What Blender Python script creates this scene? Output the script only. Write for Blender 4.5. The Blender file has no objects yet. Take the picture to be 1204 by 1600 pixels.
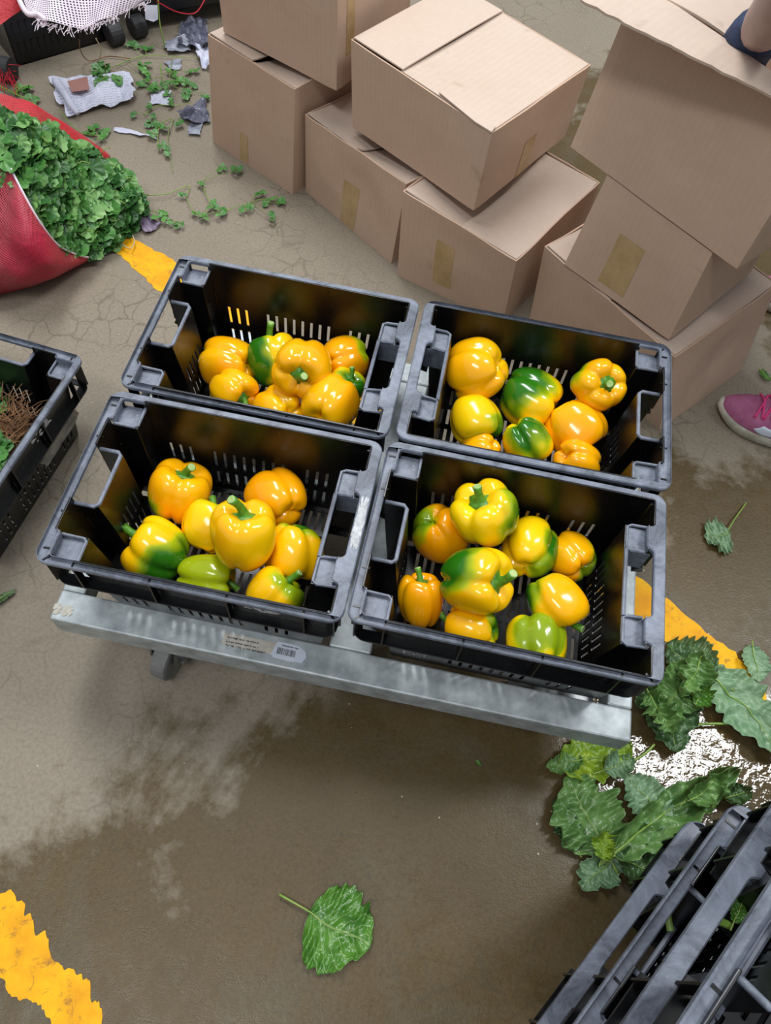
import bpy, bmesh, math, random
from mathutils import Vector, Matrix, noise
from mathutils.geometry import tessellate_polygon
random.seed(7)
SC = bpy.context.scene
COL = SC.collection
V = Vector

# ------------------------------------------------------------------ camera
F = 1199.0
CP = V((0.0583, -0.6407, 1.2544))
CR = V((0.979128, 0.191447, 0.068242))
CU = V((-0.199612, 0.842597, 0.500184))
CF = V((-0.038259, 0.503366, -0.863226))
cd = bpy.data.cameras.new('camera')
cd.sensor_fit = 'VERTICAL'; cd.sensor_height = 36; cd.lens = 36 * F / 1600
cd.clip_start = 0.01
cam = bpy.data.objects.new('camera', cd); COL.objects.link(cam)
cam.matrix_world = Matrix(((CR.x, CU.x, -CF.x, CP.x), (CR.y, CU.y, -CF.y, CP.y), (CR.z, CU.z, -CF.z, CP.z), (0, 0, 0, 1)))
SC.camera = cam

# ------------------------------------------------------------------ light
w = bpy.data.worlds.new('world'); SC.world = w; w.use_nodes = True
bg = w.node_tree.nodes['Background']
bg.inputs[0].default_value = (0.86, 0.93, 1.0, 1); bg.inputs[1].default_value = 0.42
def area(name, loc, target, sx, sy, power, col=(1, 1, 1)):
    l = bpy.data.lights.new(name, 'AREA'); l.shape = 'RECTANGLE'; l.size = sx; l.size_y = sy
    l.energy = power; l.color = col
    o = bpy.data.objects.new(name, l); COL.objects.link(o); o.location = loc
    d = V(target) - V(loc); o.rotation_euler = d.to_track_quat('-Z', 'Y').to_euler(); return o
area('roof_light', (2.45, 1.25, 4.5), (0.6, 0, 0), 0.55, 1.7, 105, (0.97, 0.99, 1))
area('roof_light', (-0.9, 2.2, 4.4), (0, 0.3, 0), 0.8, 2.8, 140, (0.98, 0.99, 1))
area('roof_light', (-0.8, -1.8, 4.6), (0, 0, 0), 2.0, 0.6, 70, (0.98, 0.99, 1))
SC.view_settings.view_transform = 'Standard'; SC.view_settings.look = 'None'
SC.view_settings.gamma = 1; SC.view_settings.use_curve_mapping = False
SC.view_settings.exposure = 0.0

def P(u, v, z=0.0):
    """point of the place seen at photo pixel (u,v) that lies at height z"""
    d = CF + CR * ((u - 602) / F) - CU * ((v - 800) / F)
    return CP + d * ((z - CP.z) / d.z)

# ------------------------------------------------------------------ materials
def srgb(r, g, b):
    f = lambda c: (c / 255 / 12.92) if c / 255 <= 0.04045 else ((c / 255 + 0.055) / 1.055) ** 2.4
    return (f(r), f(g), f(b), 1)
class NT:
    def __init__(s, name):
        s.m = bpy.data.materials.new(name); s.m.use_nodes = True; s.t = s.m.node_tree
        s.b = s.t.nodes['Principled BSDF']; s.out = s.t.nodes['Material Output']
    def n(s, typ, **kw):
        x = s.t.nodes.new(typ)
        for k, v in kw.items():
            if k in x.inputs.keys(): x.inputs[k].default_value = v
            else: setattr(x, k, v)
        return x
    def l(s, a, b): s.t.links.new(a, b)
    def coord(s, kind='Object'):
        return s.n('ShaderNodeTexCoord').outputs[kind]
    def noise(s, scale, detail=4, rough=0.6, vec=None, out=0, dist=0):
        x = s.n('ShaderNodeTexNoise', Scale=scale, Detail=detail, Roughness=rough, Distortion=dist)
        if vec is not None: s.l(vec, x.inputs['Vector'])
        return x.outputs[out]
    def ramp(s, fac, stops):
        x = s.n('ShaderNodeValToRGB'); s.l(fac, x.inputs[0]); e = x.color_ramp.elements
        while len(e) < len(stops): e.new(0.5)
        for el, (p, c) in zip(e, stops):
            el.position = p; el.color = c if len(c) == 4 else (*c, 1)
        return x.outputs[0]
    def mix(s, fac, a, b, mode='MIX'):
        x = s.n('ShaderNodeMix', data_type='RGBA', blend_type=mode)
        for inp, val in ((x.inputs[0], fac), (x.inputs[6], a), (x.inputs[7], b)):
            if isinstance(val, (tuple, list, float, int)): inp.default_value = val
            else: s.l(val, inp)
        return x.outputs[2]
    def math(s, op, a, b=0.0, c=0.0):
        x = s.n('ShaderNodeMath', operation=op)
        for i, val in enumerate((a, b, c)):
            if isinstance(val, (float, int)): x.inputs[i].default_value = val
            else: s.l(val, x.inputs[i])
        return x.outputs[0]
    def bump(s, h, strength=0.3, dist=0.002):
        x = s.n('ShaderNodeBump', Strength=strength, Distance=dist); s.l(h, x.inputs['Height'])
        s.l(x.outputs[0], s.b.inputs['Normal']); return x
    def set(s, **kw):
        for k, v in kw.items():
            k = k.replace('_', ' ')
            if isinstance(v, (float, int, tuple)): s.b.inputs[k].default_value = v
            else: s.l(v, s.b.inputs[k])
        return s
def g3(v): return (v, v, v, 1)
M = {}
def floor_mat():
    n = NT('wet_concrete'); co = n.coord()
    sep = n.n('ShaderNodeSeparateXYZ'); n.l(co, sep.inputs[0])
    X, Y = sep.outputs[0], sep.outputs[1]
    big = n.noise(2.2, 10, .68, co, dist=.5); mid = n.noise(9, 8, .68, co); fine = n.noise(160, 3, .7, co); 
    # wetness: the near half of the floor and the right side have been hosed down
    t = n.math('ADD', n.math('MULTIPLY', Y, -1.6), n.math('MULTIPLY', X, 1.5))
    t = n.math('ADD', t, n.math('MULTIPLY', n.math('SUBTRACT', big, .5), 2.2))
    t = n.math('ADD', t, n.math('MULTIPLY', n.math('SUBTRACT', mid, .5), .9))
    bx = n.math('MULTIPLY', n.ramp(n.math('MULTIPLY_ADD', Y, 2.0, -1.4), [(0, g3(0)), (1, g3(1))]), n.ramp(n.math('MULTIPLY_ADD', X, 2.5, .3), [(0, g3(0)), (1, g3(1))]))  # gives the floor behind the boxes the darker colour as well
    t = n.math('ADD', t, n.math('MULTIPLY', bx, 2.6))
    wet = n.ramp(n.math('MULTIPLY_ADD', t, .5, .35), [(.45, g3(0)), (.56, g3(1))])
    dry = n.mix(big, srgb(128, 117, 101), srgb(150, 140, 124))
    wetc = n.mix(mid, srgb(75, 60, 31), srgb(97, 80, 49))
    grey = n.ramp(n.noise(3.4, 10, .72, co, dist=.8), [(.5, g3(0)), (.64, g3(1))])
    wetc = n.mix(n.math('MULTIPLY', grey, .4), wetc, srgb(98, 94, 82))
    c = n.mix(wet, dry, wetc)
    sp = n.ramp(fine, [(.3, g3(.8)), (.6, g3(1.06))])
    c = n.mix(1.0, c, sp, 'MULTIPLY')
    # hairline cracks
    vo = n.n('ShaderNodeTexVoronoi', feature='DISTANCE_TO_EDGE', Scale=17.0)
    dn = n.n('ShaderNodeTexNoise', Scale=14.0, Detail=4.0)
    n.l(co, dn.inputs['Vector'])
    av = n.n('ShaderNodeVectorMath', operation='MULTIPLY_ADD'); n.l(dn.outputs[1], av.inputs[0]); av.inputs[1].default_value = (.06, .06, 0); n.l(co, av.inputs[2])
    n.l(av.outputs[0], vo.inputs['Vector'])
    cr = n.ramp(vo.outputs['Distance'], [(0, g3(1)), (.035, g3(0))])
    vo2 = n.n('ShaderNodeTexVoronoi', feature='DISTANCE_TO_EDGE', Scale=46.0); n.l(av.outputs[0], vo2.inputs['Vector'])
    cr2 = n.math('MULTIPLY', n.ramp(vo2.outputs['Distance'], [(0, g3(.8)), (.04, g3(0))]), n.ramp(n.noise(5, 4, .6, co), [(.5, g3(0)), (.6, g3(1))]))
    cr = n.math('MAXIMUM', cr, n.math('MULTIPLY', cr2, wet))
    cm = n.math('MULTIPLY', cr, n.ramp(n.noise(4, 3, .5, co), [(.47, g3(0)), (.62, g3(.5))]))
    c = n.mix(cm, c, srgb(72, 64, 48))
    dirt = n.ramp(n.noise(26, 5, .7, co), [(.66, g3(0)), (.78, g3(.5))])
    c = n.mix(dirt, c, srgb(84, 76, 62))
    spk = n.n('ShaderNodeTexVoronoi', Scale=34.0); n.l(co, spk.inputs['Vector'])
    c = n.mix(n.math('MULTIPLY', n.math('LESS_THAN', spk.outputs['Distance'], .05), n.math('GREATER_THAN', n.noise(3, 2, .5, co), .52)), c, srgb(176, 168, 150))
    # puddle beside the trolley
    dx = n.math('SUBTRACT', X, .60); dy = n.math('SUBTRACT', Y, -.235)
    r2 = n.math('ADD', n.math('MULTIPLY', n.math('MULTIPLY', dx, dx), 14.0), n.math('MULTIPLY', n.math('MULTIPLY', dy, dy), 34.0))
    pud = n.ramp(n.math('ADD', r2, n.math('MULTIPLY', n.math('SUBTRACT', mid, .5), .9)), [(.6, g3(1)), (.95, g3(0))])
    rw = n.ramp(n.noise(40, 3, .6, co), [(.3, g3(.26)), (.7, g3(.42))])
    r = n.mix(wet, g3(.62), rw)
    r = n.mix(pud, r, g3(.07))
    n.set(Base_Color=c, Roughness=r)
    n.b.inputs['IOR'].default_value = 1.4
    hb = n.math('ADD', n.math('MULTIPLY', fine, .35), n.math('MULTIPLY', n.noise(520, 2, .5, co), .25))
    hp = n.math('MULTIPLY', n.noise(74, 2, .5, co, dist=.3), .95)
    h = n.mix(pud, hb, hp)
    n.bump(h, .32, .0035)
    return n.m
def cardboard_mat(name, c1, c2):
    n = NT(name); co = n.coord(); uv = n.coord('UV')
    a = n.noise(5, 5, .6, co); b = n.noise(70, 3, .6, co)
    c = n.mix(a, c1, c2)
    st = n.ramp(n.noise(11, 4, .6, co, dist=.5), [(.64, g3(0)), (.74, g3(.35))])
    c = n.mix(st, c, srgb(150, 122, 88))
    c = n.mix(n.math('MULTIPLY', b, .14), c, srgb(120, 92, 66))
    wv = n.n('ShaderNodeTexWave', Scale=26.0, Distortion=.6); wv.bands_direction = 'X'; n.l(uv, wv.inputs['Vector'])
    c = n.mix(n.math('MULTIPLY', wv.outputs['Fac'], .04), c, srgb(120, 92, 66))
    n.set(Base_Color=c, Roughness=.8)
    h = n.math('ADD', n.math('MULTIPLY', wv.outputs['Fac'], .12), n.math('MULTIPLY', n.noise(14, 3, .5, co), 2.0))
    n.bump(h, .25, .002)
    return n.m
def plastic_mats():
    n = NT('black_plastic'); co = n.coord()
    sc = n.ramp(n.noise(22, 6, .75, co), [(.58, g3(0)), (.8, g3(.16))])
    c = n.mix(sc, srgb(10, 11, 13), srgb(70, 72, 76)); n.set(Base_Color=c)
    n.set(Roughness=n.ramp(n.noise(18, 4, .6, co), [(.3, g3(.2)), (.7, g3(.36))]))
    n.bump(n.noise(40, 3, .5, co), .08, .002); M['plastic'] = n.m
    n = NT('worn_plastic_rim'); co = n.coord()
    sc = n.ramp(n.noise(16, 9, .78, co, dist=.8), [(.34, g3(0)), (.64, g3(1))])
    c = n.mix(sc, srgb(66, 71, 82), srgb(134, 141, 156))
    ws = n.ramp(n.noise(75, 5, .8, co, dist=1), [(.62, g3(0)), (.76, g3(.6))])
    c = n.mix(ws, c, srgb(176, 182, 192))
    n.set(Base_Color=c, Roughness=.46); n.bump(n.noise(120, 4, .6, co), .12, .001); M['rim'] = n.m
def simple(name, c, rough=.5, metal=0, c2=None, scale=20, bump=0, spec=None, trans=0, coat=0, lo=.35, hi=.65):
    n = NT(name); co = n.coord()
    col = c
    if c2: col = n.ramp(n.noise(scale, 5, .65, co), [(lo, c), (hi, c2)])
    n.set(Base_Color=col, Roughness=rough, Metallic=metal)
    if coat: n.b.inputs['Coat Weight'].default_value = coat
    if bump: n.bump(n.noise(scale * 3, 4, .6, co), bump, .002)
    M[name] = n.m; return n.m
def pepper_mat():
    n = NT('pepper_skin'); a = n.n('ShaderNodeAttribute', attribute_name='tint'); sp = n.n('ShaderNodeSeparateColor'); n.l(a.outputs['Color'], sp.inputs[0])
    co = n.coord()
    ripe = n.mix(sp.outputs[1], srgb(255, 216, 10), srgb(255, 166, 6))
    g = n.ramp(sp.outputs[0], [(0, g3(0)), (1, g3(1))])
    olive = n.mix(n.ramp(sp.outputs[0], [(0.1, g3(0)), (.55, g3(1))]), ripe, srgb(176, 190, 16))
    c = n.mix(n.ramp(sp.outputs[0], [(.45, g3(0)), (1, g3(1))]), olive, srgb(44, 112, 18))
    n.set(Base_Color=c, Roughness=.16)
    n.b.inputs['Subsurface Weight'].default_value = .12
    n.b.inputs['Subsurface Radius'].default_value = (.012, .008, .002)
    n.b.inputs['Subsurface Scale'].default_value = .5
    n.b.inputs['Coat Weight'].default_value = .25; n.b.inputs['Coat Roughness'].default_value = .06
    n.bump(n.noise(28, 2, .5, co), .14, .004)
    M['pepper'] = n.m
def leaf_mat(name, c1, c2, vein, wet=.3, scale=40, bump=.5, extra=None):
    n = NT(name); co = n.coord(); uv = n.coord('UV')
    c = n.ramp(n.noise(scale, 4, .6, co), [(.32, c1), (.68, c2)])
    if extra: c = n.mix(n.ramp(n.noise(14, 4, .6, co), [(.52, g3(0)), (.66, g3(1))]), c, extra)
    if vein:
        # chevron side veins: u along the leaf, |v| off the midrib
        s = n.n('ShaderNodeSeparateXYZ'); n.l(uv, s.inputs[0])
        av = n.math('ABSOLUTE', n.math('SUBTRACT', s.outputs[1], .5))
        ph = n.math('SUBTRACT', s.outputs[0], n.math('MULTIPLY', av, .8))
        ph = n.math('ADD', ph, n.math('MULTIPLY', n.noise(9, 2, .5, uv), .05))
        fr = n.math('ABSOLUTE', n.math('SUBTRACT', n.math('FRACT', n.math('MULTIPLY', ph, 7.0)), .5))
        vm = n.ramp(fr, [(0, g3(1)), (.07, g3(0))])
        mr = n.ramp(av, [(0.006, g3(1)), (.02, g3(0))])
        vm = n.math('MAXIMUM', n.math('MULTIPLY', vm, .55), mr)
        c = n.mix(vm, c, vein)
    n.set(Base_Color=c, Roughness=wet)
    n.b.inputs['Subsurface Weight'].default_value = .05
    n.bump(n.noise(scale * 3, 3, .6, co), bump, .002)
    M[name] = n.m
def weave_mat(name, c1, c2, scale, open_):
    n = NT(name); uv = n.coord('UV'); co = n.coord()
    s = n.n('ShaderNodeSeparateXYZ'); n.l(uv, s.inputs[0])
    def band(o):
        return n.math('ABSOLUTE', n.math('SUBTRACT', n.math('FRACT', n.math('MULTIPLY', o, scale)), .5))
    a = n.math('LESS_THAN', band(s.outputs[0]), open_); b = n.math('LESS_THAN', band(s.outputs[1]), open_)
    hole = n.math('MULTIPLY', a, b)
    c = n.ramp(n.noise(9, 4, .6, co), [(.35, c1), (.65, c2)])
    n.set(Base_Color=c, Roughness=.55); n.bump(n.noise(22, 4, .6, co, dist=.6), .5, .012)
    tr = n.n('ShaderNodeBsdfTransparent'); mx = n.n('ShaderNodeMixShader')
    n.l(hole, mx.inputs[0]); n.l(n.b.outputs[0], mx.inputs[1]); n.l(tr.outputs[0], mx.inputs[2]); n.l(mx.outputs[0], n.out.inputs['Surface'])
    M[name] = n.m
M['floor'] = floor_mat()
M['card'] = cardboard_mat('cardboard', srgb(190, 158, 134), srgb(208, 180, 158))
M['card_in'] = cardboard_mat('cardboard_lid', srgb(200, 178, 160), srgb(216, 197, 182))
plastic_mats(); pepper_mat()
simple('galvanised', srgb(150, 158, 160), .5, .35, srgb(196, 204, 206), 26, .1)
simple('stain', srgb(70, 66, 60), .6, .2, srgb(140, 140, 136), 60, .3)
simple('steel', srgb(170, 172, 174), .28, .9, srgb(120, 122, 124), 30)
simple('rubber', srgb(24, 24, 26), .6, 0, srgb(48, 48, 50), 20)
simple('grey_rubber', srgb(96, 98, 98), .5, 0, srgb(128, 128, 126), 20)
simple('stem', srgb(58, 120, 20), .38, 0, srgb(104, 158, 48), 60, .2)
simple('stem_cut', srgb(150, 186, 96), .5, 0, srgb(186, 206, 140), 80, .2)
simple('paint_yellow', srgb(232, 164, 22), .45, 0, srgb(250, 190, 30), 14, .3)
simple('tape', srgb(172, 142, 96), .32, 0, srgb(190, 160, 118), 30)
simple('white_label', srgb(206, 202, 190), .5, 0, srgb(178, 172, 158), 60)
simple('white_paint', srgb(200, 202, 204), .5, 0, srgb(150, 152, 154), 90)
simple('label_grey', srgb(150, 148, 140), .6, 0, srgb(96, 96, 92), 60, .2)
simple('ink', srgb(70, 70, 72), .6)
simple('paper', srgb(206, 208, 224), .7, 0, srgb(184, 188, 206), 20, .4)
simple('paper_red', srgb(158, 112, 104), .7)
simple('grey_film', srgb(120, 124, 140), .35, 0, srgb(164, 168, 180), 30, .6)
simple('dark_film', srgb(60, 62, 80), .35, 0, srgb(110, 112, 130), 30, .6)
simple('purple_leaf', srgb(96, 80, 100), .4, 0, srgb(130, 118, 140), 50, .6)
simple('roots', srgb(96, 62, 38), .85, 0, srgb(146, 108, 72), 40)
simple('herb_stem', srgb(148, 172, 84), .4, 0, srgb(110, 150, 56), 30)
simple('red_thread', srgb(190, 20, 44), .5)
simple('pale_thread', srgb(196, 180, 144), .6)
simple('white_thread', srgb(226, 214, 224), .6)
simple('shaded_red', srgb(104, 14, 46), .7, 0, srgb(140, 26, 60), 40, .5)
simple('shoe_upper', srgb(150, 78, 116), .75, 0, srgb(176, 104, 142), 22, .6)
simple('shoe_lace', srgb(222, 60, 128), .6, 0, srgb(200, 48, 112), 60)
simple('shoe_sole', srgb(214, 210, 198), .55, 0, srgb(160, 156, 138), 16, .2)
simple('shoe_logo', srgb(206, 214, 228), .4)
simple('shoe_inside', srgb(60, 30, 44), .9)
simple('skin', srgb(186, 158, 150), .5, 0, srgb(172, 144, 140), 16)
simple('shirt', srgb(84, 88, 96), .85, 0, srgb(64, 66, 74), 20, .3)
simple('blue_cloth', srgb(62, 78, 112), .8, 0, srgb(24, 28, 48), 16, .5)
leaf_mat('coriander', srgb(48, 104, 40), srgb(92, 146, 70), None, .42, 18, .3)
leaf_mat('coriander_dark', srgb(34, 78, 34), srgb(62, 112, 52), None, .42, 18, .3)
leaf_mat('coriander_pale', srgb(86, 138, 66), srgb(138, 180, 108), None, .45, 18, .3)
leaf_mat('kale', srgb(58, 100, 44), srgb(108, 146, 78), srgb(150, 174, 118), .3, 30, .9)
leaf_mat('kale_dark', srgb(42, 72, 42), srgb(78, 108, 62), srgb(120, 148, 98), .26, 36, .9)
leaf_mat('kale_pale', srgb(92, 128, 92), srgb(126, 158, 118), srgb(170, 190, 150), .38, 36, .8)
leaf_mat('kale_lime', srgb(98, 140, 40), srgb(154, 178, 50), srgb(180, 200, 110), .28, 34, .9)
leaf_mat('kale_fresh', srgb(44, 96, 24), srgb(84, 134, 42), srgb(166, 190, 130), .24, 36, .9)
weave_mat('red_mesh', srgb(206, 44, 74), srgb(192, 84, 92), 70, .27)
weave_mat('red_fold', srgb(206, 34, 46), srgb(188, 66, 70), 90, .16)
weave_mat('white_mesh', srgb(226, 214, 226), srgb(206, 190, 206), 60, .25)

# ------------------------------------------------------------------ mesh helpers
class MB:
    def __init__(s): s.v = []; s.f = []; s.uv = []
    def add(s, vs, fs, uvs=None):
        o = len(s.v); s.v += [tuple(v) for v in vs]
        for i, f in enumerate(fs):
            s.f.append(tuple(o + k for k in f)); s.uv.append(uvs[i] if uvs else None)
    def box(s, c, d, rot=None):
        c = V(c); hx, hy, hz = d[0] / 2, d[1] / 2, d[2] / 2
        vs = [V((x, y, z)) for x in (-hx, hx) for y in (-hy, hy) for z in (-hz, hz)]
        if rot: vs = [rot @ v for v in vs]
        s.add([c + v for v in vs], [(0, 1, 3, 2), (4, 6, 7, 5), (0, 4, 5, 1), (2, 3, 7, 6), (0, 2, 6, 4), (1, 5, 7, 3)])
    def tube(s, pts, r, n=8, cap=True):
        pts = [V(p) for p in pts]; rs = r if isinstance(r, (list, tuple)) else [r] * len(pts)
        vs = []; up = V((0, 0, 1)); prev = None
        for i, p in enumerate(pts):
            t = (pts[min(i + 1, len(pts) - 1)] - pts[max(i - 1, 0)]).normalized()
            a = t.cross(up if prev is None else prev.cross(t).normalized()) if prev is None else prev - t * prev.dot(t)
            if a.length < 1e-5: a = t.cross(V((1, 0, 0)))
            a.normalize(); prev = a; b = t.cross(a)
            for k in range(n):
                q = 2 * math.pi * k / n; vs.append(p + (a * math.cos(q) + b * math.sin(q)) * rs[i])
        fs = [(i * n + k, i * n + (k + 1) % n, (i + 1) * n + (k + 1) % n, (i + 1) * n + k) for i in range(len(pts) - 1) for k in range(n)]
        if cap: fs += [tuple(range(n))[::-1], tuple((len(pts) - 1) * n + k for k in range(n))]
        s.add(vs, fs)
    def grid(s, nu, nv, fn, uvs=(1, 1), skip=None):
        vs = [fn(i / nu, j / nv) for i in range(nu + 1) for j in range(nv + 1)]
        fs = []; uv = []
        for i in range(nu):
            for j in range(nv):
                if skip and skip(i, j): continue
                fs.append((i * (nv + 1) + j, (i + 1) * (nv + 1) + j, (i + 1) * (nv + 1) + j + 1, i * (nv + 1) + j + 1))
                uv.append([(a / nu * uvs[0], b / nv * uvs[1]) for a, b in ((i, j), (i + 1, j), (i + 1, j + 1), (i, j + 1))])
        s.add(vs, fs, uv)
    def build(s, name, mat, parent=None, smooth=False, solid=0, offset=-1, bevel=0, merge=0, sub=0):
        me = bpy.data.meshes.new(name); me.from_pydata(s.v, [], s.f)
        if any(s.uv):
            ul = me.uv_layers.new(name='UVMap'); k = 0
            for f, u in zip(s.f, s.uv):
                for j in range(len(f)):
                    if u: ul.data[k].uv = u[j]
                    k += 1
        if merge:
            bm = bmesh.new(); bm.from_mesh(me); bmesh.ops.remove_doubles(bm, verts=bm.verts, dist=merge)
            bmesh.ops.recalc_face_normals(bm, faces=bm.faces); bm.to_mesh(me); bm.free()
        me.materials.append(mat if not isinstance(mat, str) else M[mat])
        if smooth:
            for p in me.polygons: p.use_smooth = True
        o = bpy.data.objects.new(name, me); COL.objects.link(o)
        if parent: o.parent = parent
        if solid:
            m = o.modifiers.new('s', 'SOLIDIFY'); m.thickness = solid; m.offset = offset
        if bevel:
            m = o.modifiers.new('b', 'BEVEL'); m.width = bevel; m.segments = 2; m.limit_method = 'ANGLE'
        if sub:
            m = o.modifiers.new('u', 'SUBSURF'); m.levels = sub; m.render_levels = sub
        return o
def tag(o, label=None, cat=None, group=None, kind=None):
    if label: o['label'] = label
    if cat: o['category'] = cat
    if group: o['group'] = group
    if kind: o['kind'] = kind
    return o
def empty(name, loc=(0, 0, 0), rz=0.0, **kw):
    o = bpy.data.objects.new(name, None); COL.objects.link(o); o.location = loc; o.rotation_euler = (0, 0, rz)
    o.empty_display_size = .05
    return tag(o, **kw)
def copy_tree(o, parent=None):
    c = o.copy(); COL.objects.link(c); c.parent = parent
    for ch in [x for x in COL.objects if x.parent == o]: copy_tree(ch, c)
    return c
def nz(p, s=1.0, seed=0): return noise.noise(V(p) * s + V((seed * 13.7, seed * 5.1, seed * 3.3)))
def spline(pts, n=6):
    pts = [V(p) for p in pts]; out = []
    for i in range(len(pts) - 1):
        p0 = pts[max(i - 1, 0)]; p1 = pts[i]; p2 = pts[i + 1]; p3 = pts[min(i + 2, len(pts) - 1)]
        for k in range(n):
            t = k / n
            out.append(.5 * ((2 * p1) + (p2 - p0) * t + (2 * p0 - 5 * p1 + 4 * p2 - p3) * t * t + (3 * p1 - p0 - 3 * p2 + p3) * t ** 3))
    out.append(pts[-1]); return out

# ------------------------------------------------------------------ floor
b = MB(); b.add([(-6, -4, 0), (6, -4, 0), (6, 8, 0), (-6, 8, 0)], [(0, 1, 2, 3)])
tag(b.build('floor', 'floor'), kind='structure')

def rag_strip(name, top, bot, label, z=.0008, seed=1, amp=.005):
    """painted stripe with ragged edges between two edge lines"""
    A = [V((p.x, p.y, 0)) for p in top]; B = [V((p.x, p.y, 0)) for p in bot]; n = 90
    def at(L, t):
        ds = [(L[i + 1] - L[i]).length for i in range(len(L) - 1)]; x = t * sum(ds); i = 0
        while i < len(ds) - 1 and x > ds[i]: x -= ds[i]; i += 1
        return L[i].lerp(L[i + 1], min(x / ds[i], 1))
    m = MB()
    def fn(u, v):
        a = at(A, u); c = at(B, u); p = a.lerp(c, v)
        e = amp * (1 if v in (0, 1) else 0)
        d = (a - c).normalized()
        p = p + d * e * (nz(p, 60, seed) * 1.6 + nz(p, 170, seed))
        return (p.x, p.y, z)
    m.grid(n * 2, 6, fn)
    o = m.build(name, 'paint_worn'); tag(o, label, 'floor marking'); return o
n = NT('paint_worn'); co = n.coord()
c = n.ramp(n.noise(13, 5, .6, co), [(.35, srgb(222, 148, 8)), (.65, srgb(246, 188, 12))])
c = n.mix(n.ramp(n.noise(42, 7, .8, co, dist=.8), [(.56, g3(0)), (.66, g3(.8))]), c, srgb(142, 96, 44))
n.set(Base_Color=c, Roughness=.62); n.b.inputs['Specular IOR Level'].default_value = .3; n.bump(n.noise(120, 4, .6, co), .3, .002); M['paint_worn'] = n.m
Z0 = lambda *q: [P(u, v, 0) for u, v in q]
rag_strip('painted_line', [V((-.86, .765, 0)), *Z0((205, 370), (275, 410)), V((-.1, .37, 0)), *Z0((1043, 935), (1100, 985), (1150, 1022)), P(1215, 1118), V((.98, -.24, 0))],
          [V((-.92, .70, 0)), *Z0((172, 387), (240, 447)), V((-.14, .30, 0)), *Z0((1035, 1000), (1100, 1028), (1135, 1050)), P(1200, 1150), V((.95, -.29, 0))],
          'long worn yellow floor line running under the trolley from the coriander sack', seed=3)
rag_strip('painted_line', [V((-.62, -.50, 0)), *Z0((-60, 1350), (0, 1392), (35, 1412), (75, 1480), (125, 1525), (150, 1565)), P(160, 1590)],
          [V((-.66, -.60, 0)), *Z0((-70, 1480), (0, 1532), (20, 1560), (60, 1568), (80, 1610), (110, 1660)), P(150, 1660)],
          'chipped bright yellow floor line in the bottom left corner', seed=5, amp=.007)

# ------------------------------------------------------------------ crates
def rr(hx, hy, r, x0=None, seg=5):
    pts = []
    for cx, cy, a0 in ((hx - r, hy - r, 0), (-hx + r, hy - r, 90), (-hx + r, -hy + r, 180), (hx - r, -hy + r, 270)):
        for k in range(seg + 1):
            a = math.radians(a0 + 90 * k / seg); pts.append((cx + r * math.cos(a), cy + r * math.sin(a)))
    return pts
def round_poly(pts, r, seg=3):
    out = []; n = len(pts)
    for i in range(n):
        p = V(pts[i]).to_2d() if len(pts[i]) > 2 else Vector(pts[i]); a = Vector(pts[i - 1]); c = Vector(pts[(i + 1) % n])
        da = (a - p); dc = (c - p); rr_ = min(r, da.length * .45, dc.length * .45)
        s = p + da.normalized() * rr_; e = p + dc.normalized() * rr_
        for k in range(seg + 1):
            t = k / seg; out.append(tuple((1 - t) ** 2 * s + 2 * t * (1 - t) * p + t * t * e))
    return out
def plate(mb, outer, inner, z1, z0, ch=0.0015):
    """flat ring between two outlines, top at z1 (chamfered), bottom at z0"""
    def off(poly, d):
        n = len(poly); o = []
        for i in range(n):
            a = Vector(poly[i - 1]); c = Vector(poly[(i + 1) % n]); t = (c - a)
            if t.length < 1e-9: o.append(poly[i]); continue
            t.normalize(); o.append((poly[i][0] - t.y * d, poly[i][1] + t.x * d))
        return o
    ccw = lambda q: sum(q[i - 1][0] * q[i][1] - q[i][0] * q[i - 1][1] for i in range(len(q))) > 0
    if not ccw(outer): outer = outer[::-1]
    loops = [(off(outer, ch), z1), (outer, z1 - ch), (outer, z0)]
    if inner:
        if not ccw(inner): inner = inner[::-1]
        iloops = [(off(inner, -ch), z1), (inner, z1 - ch), (inner, z0)]
    else: iloops = []
    def cap(o, i, z, flip):
        polys = [[V((x, y, z)) for x, y in o]]
        if i: polys.append([V((x, y, z)) for x, y in i])
        flat = [v for q in polys for v in q]
        tri = tessellate_polygon(polys); mb.add(flat, [t if not flip else t[::-1] for t in tri])
    cap(loops[0][0], iloops[0][0] if inner else None, z1, False)
    cap(loops[2][0], iloops[2][0] if inner else None, z0, True)
    for L in (loops, iloops):
        for (a, za), (c, zc) in zip(L, L[1:]):
            n = len(a); vs = [(x, y, za) for x, y in a] + [(x, y, zc) for x, y in c]
            mb.add(vs, [(k, (k + 1) % n, n + (k + 1) % n, n + k) for k in range(n)])
def taper(x, y, z):
    t = -z / .168
    return (x * (1 - .10 * t), y * (1 - .15 * t), z)
FULL = [0, -.02, -.055, -.080, -.113, -.126, -.152, -.162, -.168]
def pitch(c, n, p, w=.0048): return [(c + (k - (n - 1) / 2) * p - w / 2, c + (k - (n - 1) / 2) * p + w / 2) for k in range(n)]
LONG = pitch(-.112, 3, .016) + pitch(0, 8, .016) + pitch(.112, 3, .016)
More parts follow.
